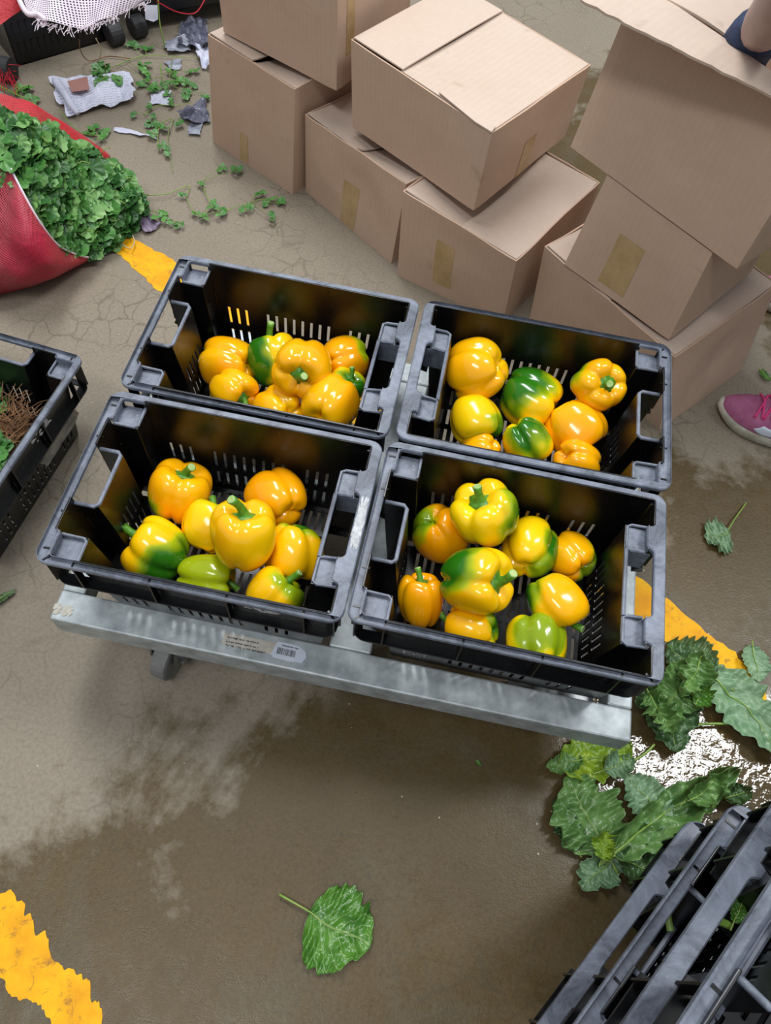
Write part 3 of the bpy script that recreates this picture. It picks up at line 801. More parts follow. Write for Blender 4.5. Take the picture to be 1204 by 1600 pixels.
# C
bl, br = P(623, 430), P(783, 502); tl, tr_ = P(632, 299, .205), P(806, 406, .195); br = V((tr_.x + .008, tr_.y + .02, 0)); k = back(tl, tr_, .33, .0)
carton('cardboard_box', 'dented cardboard box directly behind the crates, under the big pale-topped box', [bl, br, br + k, bl + k], [tl, tr_, tr_ + k, tl + k], 4, rough=.007, sink=(.045, .026), tape=[(0, .33, .5, .15, .7)], long_axis=0)
# D
bl, br, b2 = P(553, 198, .21), P(739, 327, .21), P(880, 212, .22); tl, tr_, t2 = P(551, 62, .385), P(768, 206, .38), P(920, 101, .38)
dbox, _, dorg = carton('cardboard_box', 'large closed cardboard box with a pale sunlit top, middle of the pile', [bl, br, b2, bl + (b2 - br)], [tl, tr_, t2, tl + (t2 - tr_)], 5, rough=.004, sink=(-.002, .003), split=.36, tilt=.001, tape=[(1, .42, .55, .0, .5)])
m = MB(); m.add([q - dorg for q in (P(686, 144, .388), P(691, 140, .388), P(774, 197, .386), P(768, 206, .384), P(742, 190, .385))], [(0, 4, 3, 2, 1)]); m.build('torn_strip', 'card_in', dbox, solid=.003)
# E
tl, tr_, t2 = P(853, 386, .2), P(1054, 556, .2), P(1212, 443, .2)
bl, br, b2 = V((tl.x + .015, tl.y - .02, 0)), V((.520, .420, 0)), P(1155, 577)
carton('cardboard_box', 'sagging cardboard box on the floor beside the pink shoe', [bl, br, b2, bl + (b2 - br)], [tl, tr_, t2, tl + (t2 - tr_)], 6, rough=.010, sink=(.03, .03))
# F
bl, br = P(893, 425, .2), P(1041, 532, .2); bl = br + (bl - br) * 1.08; k = back(bl, br, .28); z_ = V((0, 0, .006)); bl += k * .01 ; br += k * .01
bl.z = br.z = .204
tl, tr_ = P(952, 273.5, .390), P(1113, 391.5, .390); 
carton('cardboard_box', 'upright cardboard box with a brown tape patch, under the open box', [bl, br, br + k, bl + k], [tl, tr_, tr_ + k, tl + k], 7, rough=.004, sink=(.0, .0), tape=[(0, .30, .54, .08, .62)])
# G
bl, br = P(894, 230, .393), P(1150, 418, .393); k = back(bl, br, .30)
tl, tr_ = V((.249, .800, .65)), V((.517, .483, .65)); tl = bl + V((.03, .04, .255)); tr_ = br + V((.012, .02, .255))
g, gt, go = carton('cardboard_box', 'open cardboard box at the top right of the pile with a wide torn flap', [bl, br, br + k, bl + k], [tl, tr_, tr_ + k, tl + k], 8, rough=.004, flaps='open')
def gflap(pts, name='flap', rag=0.0, seed=0, bend=0.0):
    m = MB(); a, b_, c_, d_ = [V(q) for q in pts]      # a,b hinge  d,c free
    def fn(u, v):
        p = a.lerp(b_, u).lerp(d_.lerp(c_, u), v)
        if v > .99: p = p + (p - a.lerp(b_, u)).normalized() * rag * (nz(p, 40, seed) + .5 * nz(p, 110, seed))
        return p + V((0, 0, bend * math.sin(PI * v) + .002 * nz(p, 12, seed))) - go
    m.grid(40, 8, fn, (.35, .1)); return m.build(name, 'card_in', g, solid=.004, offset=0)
gflap([tl + V((-.02, .03, .004)), tr_ + V((.004, .002, .004)), fl(P(1280, 190, .655), .655), fl(P(905, 2, .655), .655)], rag=.004, seed=2, bend=.006)
# rear flap folded back in, side flap standing
gflap([tl + k, tl, fl(P(1134, 57, .652), .652), fl(P(1192, 22, .655), .655)], seed=4, bend=.006)

# ------------------------------------------------------------------ leaves
def rag_leaf(name, label, cat, pos, ang, L, W, mat, seed=0, curl=.02, ruf=.012, stem=.04, group=None, teeth=1.0, lift=.004, fold=0.0, stem_mat='herb_stem', parent=None, z0=0.004, droop=0):
    """a blade lying on the floor: u along the midrib, v across; ruffled and lobed margin, midrib as a tube"""
    rnd = random.Random(seed)
    root = empty(name, pos, ang, label=label, cat=cat, group=group)
    def half(u, sg):
        w_ = math.sin(PI * min(max(u, 0), 1) ** .8) ** .62
        w_ *= 1 + teeth * (.22 * nz((u * 6, sg * 3, seed), 1) + .15 * nz((u * 13, sg * 3, seed), 1) + .05 * nz((u * 26, sg, seed), 1))
        w_ *= 1 - .30 * teeth * max(0, math.sin(u * 15 + sg * 1.3 + seed)) ** 4 * (.5 + u * .5)
        return max(w_, .03) * W / 2
    def fn(u, v):
        s = v * 2 - 1; sg = 1 if s >= 0 else -1
        w_ = half(u, sg); x = u * L; y = s * w_
        e = abs(s) ** 1.6
        p3 = V((x, y, 0))
        zz = z0 + lift + curl * s * s * (.5 + .8 * nz((u * 3, s, seed), 1)) + ruf * e * nz((u * 14, sg * 2, seed + 3), 1) * 1.8
        zz += ruf * .9 * nz(p3, 34, seed) + ruf * .5 * nz(p3, 90, seed) + ruf * .35 * (.5 - abs(((u - abs(s) * .22) * 7) % 1 - .5)) * 1.2
        zz += droop * math.sin(PI * u)
        if fold: 
            if s > 0: y *= (1 - fold); zz += fold * w_ * abs(s) * .9
        y += .10 * L * nz((u * 1.5, 0, seed + 9), 1)
        return (x, y, max(zz, z0 * .6))
    m = MB(); m.grid(60, 30, fn, (1, 1)); m.build('blade', mat, root, smooth=True, solid=.0006)
    m = MB(); pts = []
    for i in range(14):
        u = -stem / L + (1 + stem / L) * .93 * i / 13
        q = fn(max(u, 0), .5); pts.append((u * L, q[1], (q[2] if u > 0 else z0 + .004) + .0012))
    m.tube(pts, [.0023 * (1 - .8 * i / 13) * (L / .16) ** .5 for i in range(14)], 6); m.build('midrib', stem_mat, root, smooth=True)
    return root
def leaf_px(label, u0, v0, u1, v1, wpx, mat, **kw):
    """leaf from its base pixel to its tip pixel on the floor"""
    z = kw.pop('z', 0.0)
    a, b_ = P(u0, v0, z), P(u1, v1, z); d = b_ - a; L = d.length
    W = wpx * ((a - CP).dot(CF)) / F
    kw.setdefault('group', 'fallen leaves on the floor')
    return rag_leaf('kale_leaf', label, 'leaf', (a.x, a.y, z), math.atan2(d.y, d.x), L, W, mat, **kw)
leaf_px('wet green kale leaf with pale stalk, alone on the floor before the trolley', 484, 1425, 578, 1478, 132, 'kale_fresh', seed=3, curl=.004, ruf=.008, stem=.05, teeth=.75)
leaf_px('small dull green lobed leaf on the floor below the pink shoe', 1134, 838, 1100, 845, 62, 'kale_pale', seed=8, curl=.004, ruf=.010, stem=.005, teeth=1.0)
o = MB(); o.tube(spline([P(1125, 852, .010), P(1143, 818, .014), P(1165, 786, .006)], 5), .0014, 6)
o = o.build('leaf_stalk', 'herb_stem'); tag(o, 'thin pale stalk lying across the small lobed leaf below the pink shoe', 'stalk')
leaf_px('broad grey-green kale leaf leaning along the right edge beside the puddle', 1095, 1045, 1225, 1180, 88, 'kale_pale', seed=11, curl=.02, ruf=.010, stem=.03, z=.006)
leaf_px('small grey-green leaf lying on the yellow line at the right edge', 1172, 1012, 1182, 1068, 44, 'kale_pale', seed=12, curl=.006, ruf=.004, stem=.01, teeth=.5, z=.003)
leaf_px('dark wet kale leaf next to the corner of the front right crate', 1110, 1060, 1035, 1010, 90, 'kale_dark', seed=13, curl=.018, ruf=.013, stem=.04, z=.004)
leaf_px('crumpled green kale leaf below the front right crate corner, pointing at the puddle', 1030, 1050, 1052, 1180, 92, 'kale_dark', seed=14, curl=.022, ruf=.016, stem=.03, z=.006)
leaf_px('curled green kale leaf hanging off the cluster toward the trolley corner', 1085, 1050, 1020, 1125, 74, 'kale', seed=15, curl=.024, ruf=.014, stem=.02, z=.016)
leaf_px('yellow-lime wilted leaf beside the trolley corner', 870, 1200, 985, 1172, 74, 'kale_lime', seed=16, curl=.014, ruf=.016, stem=.01, z=.004)
leaf_px('pale green leaf tip poking left from the yellow-lime leaf', 905, 1190, 850, 1202, 34, 'kale', seed=17, curl=.01, ruf=.006, stem=.03, z=.004)
leaf_px('large flat kale leaf with a pale midrib, left of the black crate stack', 945, 1335, 880, 1215, 122, 'kale', seed=18, curl=.012, ruf=.012, stem=.03, z=.010, teeth=1.1)
leaf_px('green kale leaf running from the midrib leaf toward the puddle', 950, 1340, 1140, 1200, 78, 'kale', seed=19, curl=.03, ruf=.014, stem=.02, fold=.3, z=.016)
leaf_px('rough pale kale leaf between the puddle and the black crate stack', 1040, 1290, 975, 1212, 74, 'kale_pale', seed=20, curl=.012, ruf=.010, stem=.02, z=.012)
leaf_px('dull green ragged leaf at the lower left of the kale pile', 955, 1330, 905, 1390, 58, 'kale_pale', seed=21, curl=.012, ruf=.012, stem=.01, z=.006)
leaf_px('dark ragged leaf edge at the far left of the kale pile', 900, 1330, 862, 1252, 44, 'kale_dark', seed=22, curl=.014, ruf=.012, stem=.01, z=.003)
leaf_px('dark green leaf tucked under the rim of the black crate stack', 960, 1345, 1040, 1370, 64, 'kale_dark', seed=23, curl=.02, ruf=.012, stem=.01, z=.004)
leaf_px('small curled kale piece on the pile beside the dark wet leaf', 1090, 1030, 1060, 1092, 50, 'kale', seed=41, curl=.03, ruf=.016, stem=.01, z=.03, teeth=1.4)
leaf_px('folded green kale piece overlapping the crumpled leaf by the crate corner', 1010, 1085, 1045, 1150, 56, 'kale', seed=42, curl=.028, ruf=.018, stem=.01, z=.024, fold=.4, teeth=1.3)
leaf_px('upturned kale edge above the long leaf at the puddle', 1065, 1255, 1128, 1208, 46, 'kale', seed=43, curl=.035, ruf=.014, stem=.01, z=.03, fold=.3)
leaf_px('dark kale shred right of the black stack top, by the puddle', 1125, 1250, 1165, 1238, 34, 'kale_dark', seed=44, curl=.016, ruf=.012, stem=.0, z=.006)
leaf_px('bright green shred in the middle of the dark wet leaf', 1080, 1110, 1100, 1075, 34, 'kale_fresh', seed=45, curl=.02, ruf=.014, stem=.0, z=.03, teeth=1.5)
leaf_px('pale green leaf end next to the yellow-lime leaf', 940, 1205, 985, 1188, 40, 'kale_pale', seed=46, curl=.014, ruf=.012, stem=.02, z=.012)
leaf_px('browned ragged leaf base at the lower middle of the kale pile', 935, 1345, 945, 1300, 36, 'kale_lime', seed=47, curl=.01, ruf=.014, stem=.01, z=.024, teeth=1.5)
for lab, pts in (('long pale kale stalk lying across the puddle', [(1078, 1134), (1105, 1131), (1140, 1131)]),
                 ('bent pale kale stalk beside the trolley corner', [(958, 1200), (990, 1188), (1010, 1175), (1022, 1163)]),
                 ('forked light stalk on the dark kale leaf by the crate corner', [(1070, 1065), (1095, 1048), (1118, 1034)])):
    m = MB(); m.tube(spline([P(u, v, .012) for u, v in pts], 5), .0022, 6); tag(m.build('leaf_stalk', 'herb_stem', smooth=True), lab, 'stalk')
leaf_px('sliver of dark green leaf at the left edge of the picture', -12, 950, 26, 924, 14, 'kale_dark', seed=25, curl=.002, ruf=.002, stem=.0, teeth=.4)
leaf_px('tiny green leaf scrap on the floor behind the pink shoe', 1182, 582, 1200, 598, 12, 'kale_fresh', seed=26, curl=.004, ruf=.003, stem=.0, teeth=.4)
leaf_px('tiny green leaf speck on the wet floor below the trolley', 742, 1190, 750, 1198, 6, 'kale_fresh', seed=27, curl=.001, ruf=.001, stem=0, teeth=.4)

# coriander leaf shape used by sprigs and by the sack's filling
def herb_leaf(mb, pos, nrm, tip, s, rnd):
    n_ = nrm.normalized(); t = (tip - n_ * tip.dot(n_)); t = t.normalized() if t.length > 1e-4 else n_.orthogonal().normalized()
    sd = n_.cross(t); vs = [pos]; rim = []
    K = 21
    for k in range(K):
        a = -2.3 + 4.6 * k / (K - 1)
        lobe = .70 + .30 * abs(math.cos(a * 1.35)) ** .5
        r = s * lobe * (1 + .04 * (1 if k % 2 else -1)) * (1 - .06 * abs(a))
        cup = s * .22 * (r / s) ** 2 * rnd.uniform(-.3, .9)
        rim.append(pos + t * (r * math.cos(a) + s * .25) + sd * (r * math.sin(a) * .95) + n_ * cup)
    mid = [pos.lerp(q, .55) + n_ * s * .07 * (1 if i % 4 < 2 else -.5) for i, q in enumerate(rim)]
    vs += mid + rim
    fs = [(0, 1 + k, 2 + k) for k in range(K - 1)] + [(1 + k, 1 + K + k, 2 + K + k, 2 + k) for k in range(K - 1)]
    mb.add(vs, fs)
def sprig(pts, label, leaves, seed, lw=.014, r=.0013, branch=True, mat='coriander'):
    """a fallen coriander stalk along floor pixels with small lobed leaves"""
    rnd = random.Random(seed); W = spline([P(u, v, .006 + .006 * rnd.random()) for u, v in pts], 6)
    root = empty('coriander_sprig', (W[0].x, W[0].y, 0), label=label, cat='herb sprig', group='coriander sprigs on the floor'); o = V((W[0].x, W[0].y, 0))
    m = MB(); m.tube([p - o for p in W], [r * (1 - .5 * i / len(W)) for i in range(len(W))], 6); lm = MB()
    for (u, v, s) in leaves:
        q = P(u, v, .008 + .008 * rnd.random()); near = min(W, key=lambda p: (p - q).length)
        m.tube([near - o, (near + q) / 2 - o + V((0, 0, .006)), q - o], [r * .6, r * .5, r * .4], 5)
        for j in range(3):
            a = rnd.uniform(0, 6.28); d = V((math.cos(a), math.sin(a), 0)); sc = s * rnd.uniform(.6, 1.0)
            herb_leaf(lm, q - o + d * s * .5 * (j > 0), V((rnd.uniform(-.5, .5), rnd.uniform(-.5, .5), 1)), d, sc, rnd)
    m.build('stalk', 'herb_stem', root, smooth=True); lm.build('leaves', mat, root, smooth=True)
sprig([(315, 285), (325, 310), (345, 330), (375, 320), (390, 318)], 'green sprig curving along the floor just behind the back left crate, nearest the boxes', [(345, 262, .012), (368, 268, .016), (312, 288, .01), (385, 325, .014), (418, 312, .014), (425, 340, .013), (440, 318, .016), (405, 300, .012)], 1)
sprig([(215, 305), (260, 303), (295, 290), (292, 310), (303, 330), (318, 338)], 'pale long-stalked sprig on the floor right of the coriander sack', [(288, 305, .009), (330, 322, .014), (345, 332, .014), (320, 340, .011), (305, 335, .009)], 2)
sprig([(205, 330), (240, 330), (270, 345), (285, 350)], 'short sprig beside the purple leaf at the mouth of the sack', [(248, 335, .016), (262, 345, .012), (272, 350, .009), (282, 350, .008)], 3)
sprig([(180, 103), (220, 88), (270, 88), (318, 92)], 'long pale stalk with leaves above the crumpled newspaper', [(230, 78, .018), (205, 72, .018), (222, 100, .018), (228, 118, .016), (240, 135, .016), (262, 145, .014)], 4, lw=.02)
sprig([(178, 105), (150, 100), (170, 120)], 'leafy green sprig lying on the crumpled newspaper', [(150, 112, .020), (165, 102, .018), (155, 130, .020), (185, 128, .018), (160, 122, .016)], 5)
sprig([(250, 98), (255, 125), (285, 140), (320, 145)], 'bushy sprig between the newspaper and the leftmost box', [(225, 130, .018), (240, 138, .016), (255, 130, .016), (275, 125, .016), (295, 130, .018), (290, 145, .016), (315, 150, .016), (300, 112, .014), (268, 112, .014)], 6)
sprig([(225, 180), (245, 165), (275, 165), (300, 160)], 'thin sprig below the bushy one near the plastic scraps', [(212, 178, .012), (235, 182, .012), (265, 160, .012), (230, 165, .010)], 7)
sprig([(248, 235), (248, 200), (270, 185), (262, 215), (270, 268)], 'trailing sprig beside the torn paper strip', [(240, 190, .016), (250, 200, .016), (280, 190, .012), (255, 228, .012), (262, 235, .012), (240, 210, .014)], 8)
sprig([(92, 172), (115, 198), (135, 210), (165, 212)], 'short leafy sprig at the far edge of the sack, below the newspaper', [(140, 205, .016), (155, 215, .015), (165, 205, .015), (150, 200, .014)], 9)
sprig([(-10, 130), (20, 145), (50, 160), (70, 178)], 'thick green stalk at the left edge above the red sack', [(40, 135, .016), (48, 155, .016), (30, 140, .016)], 10, r=.003)
m = MB(); m.tube(spline([P(247, 0, .12), P(250, 40, .06), P(258, 72, .01)], 6), .002, 6); tag(m.build('leaf_stalk', 'herb_stem'), 'thin upright stalk leaning near the white tag at the top', 'stalk')

# ------------------------------------------------------------------ red mesh sack with coriander
def at(L, t):
    x = min(max(t, 0), 1) * (len(L) - 1); i = min(int(x), len(L) - 2); return L[i].lerp(L[i + 1], x - i)
sack = empty('mesh_sack', (-.95, .75, 0), label='red mesh sack lying on its side, open and full of coriander', cat='sack'); so = V((-.95, .75, 0))
mouth = spline([P(-60, 150, .235), P(0, 226, .24), P(30, 290, .235), P(68, 355, .17), P(100, 390, .09), P(138, 402, .035)], 8)
ground = spline([V((-1.22, .42, 0)), P(-50, 476, 0), P(0, 462, 0), P(50, 448, 0), P(100, 424, 0), P(141, 406, 0)], 8)
m = MB()
def fn(u, v):
    a, b_ = at(mouth, u), at(ground, u); p = a.lerp(b_, v); out = V((.55, -.8, .25)).normalized()
    am = min(1, 3.2 * (1 - u))
    p = p + out * (.075 * math.sin(PI * v ** .8) * am) + out * (.016 * nz(p, 9, 3) + .010 * nz(p, 24, 5)) * am * math.sin(PI * v)
    p.z = max(p.z, .002); return p - so
m.grid(50, 30, fn, (1.4, .9)); m.build('front_panel', 'red_mesh', sack, smooth=True)
m = MB(); m.grid(50, 20, lambda u, v: (fn(u, v) + V((-.55, .8, -.25)).normalized() * .010) if u < .97 else fn(u, v), (1, 1)); m.build('shade_backing', 'shaded_red', sack, smooth=True)  # added sheet, darkened to stand for the shade seen through the mesh
m = MB(); m.tube([p - so + V((.002, -.003, .003)) for p in spline([at(mouth, 0), at(mouth, .2) , at(mouth, .36), at(mouth, .55), at(mouth, .74), at(mouth, .9), at(mouth, 1)], 6)], .0022, 6)
m.build('draw_thread', 'white_thread', sack, smooth=True)
far = spline([P(-60, 150, .22), P(0, 160, .22), P(50, 172, .17), P(100, 198, .10), P(140, 222, .05), P(172, 243, .02)], 8)
near = spline([P(-60, 200, .26), P(0, 200, .25), P(60, 204, .21), P(95, 214, .15), P(130, 228, .09), P(168, 244, .03)], 8)
m = MB()
def fn(u, v):
    p = at(far, u).lerp(at(near, u), v); p.z += .050 * math.sin(PI * v) * (1 - u) ** .6 + .014 * nz(p, 26, 2) * (1 - u); return p - so
m.grid(40, 12, fn, (1.2, .25)); m.build('top_fold', 'red_fold', sack, smooth=True)
m = MB()
def fn(u, v):
    a = at(far, u); b_ = V((a.x + .03 * (1 - u), a.y + .06 * (1 - u), 0)); p = a.lerp(b_, v); p = p + V((.2, .9, .2)) * .04 * math.sin(PI * v) * (1 - u); p.z = max(p.z, .002); return p - so
m.grid(40, 12, fn, (1.2, .4)); m.build('rear_panel', 'red_mesh', sack, smooth=True)
m = MB()
def fn(u, v):
    p = at(near, u) + V((0, 0, 0)); p2 = p + V((.015, -.02, -.012)); q = p.lerp(p2, v); q.z += .02 * math.sin(PI * v); return q - so
m.grid(40, 8, fn, (1.2, .1)); m.build('rolled_hem', 'red_fold', sack, smooth=True)
# filling
rnd = random.Random(11); lm = MB(); dk = MB(); pl = MB()
C0 = V((-.925, .72, .045)); ex = V((.27, 0, 0)); 
def mound(u, v):     # param patch in photo terms: u left-right, v back-front, height profile
    top_ = at(spline([P(-40, 200, .24), P(60, 205, .20), P(120, 228, .13), P(165, 250, .08), P(205, 285, .05), P(222, 320, .02)], 6), u)
    bot_ = at(spline([P(-40, 220, .24), P(30, 300, .215), P(70, 365, .14), P(105, 395, .07), P(160, 390, .02), P(200, 350, .01)], 6), u)
    p = top_.lerp(bot_, v); p.z += (.055 + .03 * nz(p, 14, 1)) * math.sin(PI * v) ** .7 * (1 - .3 * u) + .012 * nz(p, 40, 6); return p
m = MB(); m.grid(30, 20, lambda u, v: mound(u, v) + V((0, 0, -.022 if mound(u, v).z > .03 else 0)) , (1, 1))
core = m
for k in range(1150):
    u, v = rnd.random() ** .85, rnd.random()
    p = mound(u, v) + V((rnd.uniform(-.006, .006), rnd.uniform(-.006, .006), rnd.uniform(-.02, .010)))
    p.z = max(p.z, .008)
    n_ = V((rnd.uniform(-.7, .9), rnd.uniform(-1.1, .4), 1)); t = V((rnd.uniform(-.4, 1), rnd.uniform(-1, .5), rnd.uniform(-.4, .2)))
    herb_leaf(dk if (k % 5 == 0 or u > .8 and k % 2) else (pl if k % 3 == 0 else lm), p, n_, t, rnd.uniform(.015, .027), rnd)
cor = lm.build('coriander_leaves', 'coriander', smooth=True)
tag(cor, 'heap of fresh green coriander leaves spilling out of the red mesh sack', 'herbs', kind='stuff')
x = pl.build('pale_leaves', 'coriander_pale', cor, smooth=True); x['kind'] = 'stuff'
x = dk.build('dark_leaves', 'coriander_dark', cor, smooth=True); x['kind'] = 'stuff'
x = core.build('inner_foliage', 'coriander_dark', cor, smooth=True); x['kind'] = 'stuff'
st_ = MB()
for k in range(60):
    u, v = rnd.random(), rnd.random(); p = mound(u, v); q = p + V((rnd.uniform(-.03, .03), rnd.uniform(-.03, .03), rnd.uniform(-.01, .006)))
    st_.tube([p + V((0, 0, -.004)), (p + q) / 2 + V((0, 0, .008)), q], .0011, 5)
x = st_.build('stalks', 'herb_stem', cor, smooth=True); x['kind'] = 'stuff'
m = MB(); m.tube(spline([P(u, v, .012) for u, v in ((185, 362), (190, 380), (203, 388), (210, 378), (207, 368))], 6), .0014, 5)
tag(m.build('thread_loop', 'pale_thread', smooth=True), 'loop of pale thread on the yellow line at the sack mouth', 'thread')

# ------------------------------------------------------------------ litter
def sheet(name, label, cat, pix, mat, seed, z=.006, amp=.01, n=14, frq=24):
    """crumpled sheet spanning four floor pixels"""
    a, b_, c_, d_ = [P(u, v, 0) for u, v in pix]; m = MB()
    o = (a + b_ + c_ + d_) / 4
    def fn(u, v):
        p = a.lerp(b_, u).lerp(d_.lerp(c_, u), v)
        e = abs(nz(p, frq, seed)) + .35 * abs(nz(p, frq * 2.4, seed + 1))
        p = p + V((nz(p, 40, seed + 2), nz(p, 40, seed + 3), 0)) * .010
        return V((p.x - o.x, p.y - o.y, z + amp * e * 2))
    m.grid(n, n, fn, (1, 1)); ob = m.build(name, mat, solid=.0004); ob.location = (o.x, o.y, 0)
    if label: tag(ob, label, cat)
    return ob
# newspaper page
n = NT('newsprint'); uv = n.coord('UV'); s = n.n('ShaderNodeSeparateXYZ'); n.l(uv, s.inputs[0])
row = n.math('LESS_THAN', n.math('FRACT', n.math('MULTIPLY', s.outputs[1], 22.0)), .42)
nn_ = n.n('ShaderNodeTexNoise', Scale=1.0, Detail=1.0); mp = n.n('ShaderNodeMapping'); mp.inputs['Scale'].default_value = (120, 22, 1); n.l(uv, mp.inputs[0]); n.l(mp.outputs[0], nn_.inputs['Vector'])
wd = n.math('GREATER_THAN', nn_.outputs[0], .46)
colm = n.math('GREATER_THAN', n.math('FRACT', n.math('MULTIPLY', s.outputs[0], 4.0)), .1)
tx = n.math('MULTIPLY', n.math('MULTIPLY', row, wd), colm)
c = n.mix(n.math('MULTIPLY', tx, .5), srgb(206, 210, 226), srgb(96, 98, 116)); n.set(Base_Color=c, Roughness=.7); M['newsprint'] = n.m
np_ = sheet('newspaper', 'crumpled white newspaper page with a red-brown block, on the floor above the sack', 'paper', [(78, 128), (205, 118), (216, 162), (105, 186)], 'newsprint', 3, .006, .010, 24, frq=13)
m = MB(); a = [P(105, 127, .022), P(136, 120, .022), P(140, 140, .024), P(112, 144, .024)]
m.add([V(q) - np_.location for q in a], [(0, 1, 2, 3)]); m.build('printed_block', 'paper_red', np_, solid=.0006)
m = MB(); m.tube([p - np_.location for p in spline([P(88, 128, .02), P(100, 145, .026), P(112, 165, .026), P(122, 178, .016)], 6)], [.012 - .0003 * i for i in range(19)], 9); m.build('rolled_edge', 'paper', np_, smooth=True)
sheet('paper_strip', 'narrow torn white paper strip on the floor right of the sack', 'paper', [(176, 200), (240, 212), (245, 220), (178, 207)], 'paper', 5, .003, .003, 8)
sheet('paper_scrap', 'small grey-white scrap between the bushy sprig and the thin sprig', 'paper', [(242, 146), (268, 144), (264, 166), (234, 164)], 'paper', 6, .003, .004, 8)
sheet('plastic_scrap', 'grey crumpled plastic film piece furthest back near the boxes', 'plastic scrap', [(285, 40), (325, 35), (328, 85), (278, 80)], 'dark_film', 7, .004, .02, 14)
sheet('plastic_scrap', 'shiny grey plastic film piece left of the leftmost box corner', 'plastic scrap', [(258, 68), (298, 65), (300, 84), (262, 86)], 'grey_film', 8, .004, .012, 10)
sheet('plastic_scrap', 'pale crumpled plastic piece touching the left side of the leftmost box', 'plastic scrap', [(305, 80), (328, 74), (329, 114), (312, 112)], 'paper', 9, .004, .014, 10)
sheet('plastic_scrap', 'small light plastic scrap between long stalk and box', 'plastic scrap', [(255, 97), (285, 96), (282, 112), (262, 108)], 'grey_film', 10, .003, .006, 8)
sheet('plastic_scrap', 'dark blue-grey twisted plastic strip at the foot of the leftmost box', 'plastic scrap', [(275, 185), (322, 160), (329, 195), (300, 200)], 'dark_film', 11, .004, .014, 12)
sheet('plastic_scrap', 'translucent grey plastic tail hanging below the dark twisted strip', 'plastic scrap', [(302, 190), (315, 195), (312, 214), (291, 212)], 'grey_film', 12, .003, .003, 8)
sheet('purple_leaf', 'wilted purple-grey leaf on the floor at the mouth of the sack', 'leaf', [(216, 352), (235, 338), (256, 356), (226, 368)], 'purple_leaf', 13, .004, .010, 10)
m = MB(); m.tube(spline([P(150, 60, .10), P(158, 80, .05), P(150, 100, .01), P(140, 108, .006)], 6), .0015, 5); tag(m.build('thread', 'pale_thread'), 'pale thread dangling from the white woven cloth to the newspaper sprig', 'thread')
m = MB(); m.tube(spline([P(124, 62, .10), P(126, 80, .04), P(140, 95, .006), P(170, 88, .006), P(205, 92, .006)], 6), .0013, 5); tag(m.build('thread', 'roots'), 'brown twine curling on the floor under the white woven cloth', 'thread')
m = MB(); m.tube(spline([P(245, 2, .2), P(275, 18, .16), P(305, 20, .14), P(322, -5, .16)], 6), .0015, 5); tag(m.build('thread', 'red_thread'), 'red string looping across the dark crate at the top', 'thread')
m = MB()
for k in range(24):
    a = P(5 + random.uniform(-6, 10), 105 + random.uniform(-8, 30), .03); b_ = P(random.uniform(0, 34), random.uniform(95, 150), random.uniform(.0, .05))
    m.tube([a, (a + b_) / 2 + V((0, 0, random.uniform(0, .03))), b_], .0009, 4)
tag(m.build('red_fringe', 'red_thread'), 'tangle of red sack threads at the left edge under the black crate', 'thread', kind='stuff')

# black crates, red net and woven cloth at the top left
def far_crate(px, pz, ang, L, W, Hh, label, s=1.0):
    q = P(*px, pz); root = empty('crate', (q.x, q.y, pz), ang, label=label, cat='crate')
    m = MB(); t = .004
    m.box((L / 2, t / 2, Hh / 2), (L, t, Hh)); m.box((L / 2, W - t / 2, Hh / 2), (L, t, Hh)); m.box((t / 2, W / 2, Hh / 2), (t, W, Hh)); m.box((L - t / 2, W / 2, Hh / 2), (t, W, Hh)); m.box((L / 2, W / 2, t / 2), (L, W, t))
    k = .02
    while k < L - .02:
        for z in (.25, .55): m.box((k, -.001, Hh * z), (.005, .004, Hh * .18))
        k += .018
    m.build('side_walls', 'plastic', root)
    m = MB(); plate(m, [(x + L / 2, y + W / 2) for x, y in rr(L / 2 + .012, W / 2 + .012, .015)], [(x + L / 2, y + W / 2) for x, y in rr(L / 2 - .005, W / 2 - .005, .008)], Hh + .001, Hh - .008)
    m.build('rim', 'plastic', root)
    return root
far_crate((28, 104), 0.0, math.atan2(.19, .16) - .05, .27, .38, .165, 'black slatted crate at the top left corner under the red net')
far_crate((205, 28), .05, math.atan2(.19, .16) - .25, .40, .38, .165, 'dark crate on wheels behind the white woven cloth at the top')
for lab, (u, v) in (('black castor wheel left of the white tag at the top', (178, 52)), ('black castor wheel under the white tag at the top', (214, 40))):
    q = P(u, v, .03); m = MB(); ax = V((.64, .76, 0))
    m.tube([q - ax * .02, q - ax * .017, q + ax * .017, q + ax * .02], [.026, .03, .03, .026], 20); tag(m.build('castor_wheel', 'rubber'), lab, 'wheel')
q = P(8, 108, .03); m = MB(); m.tube([q - V((.02, .0, 0)), q + V((.02, .0, 0))], .03, 20); tag(m.build('castor_wheel', 'rubber'), 'black castor wheel behind the red threads at the left edge', 'wheel')
m = MB(); pts = [P(226, 8, .1), P(246, 8, .1), P(247, 30, .07), P(240, 34, .065), P(227, 30, .07)]; m.add(pts, [(0, 1, 2, 3, 4)])
tag(m.build('paper_tag', 'paper', solid=.0008), 'small white paper tag hanging below the dark crate at the top', 'tag')
m = MB(); A = [P(-50, -60, .32), P(28, -50, .32)]; 
def fn(u, v):
    p = P(-60, -60, .30).lerp(P(30, -40, .30), u).lerp(P(-60, 75, .20).lerp(P(32, 16, .24), u), v); return p + V((0, 0, .012 * nz(p, 14, 2)))
m.grid(24, 24, fn, (.5, .6)); tag(m.build('red_net', 'red_fold', smooth=True), 'dark red net sack hanging over the black crate at the top left corner', 'sack')
cl = empty('woven_cloth', (0, 0, 0), label='frayed white woven sack cloth draped over the crates at the top left', cat='sack cloth')
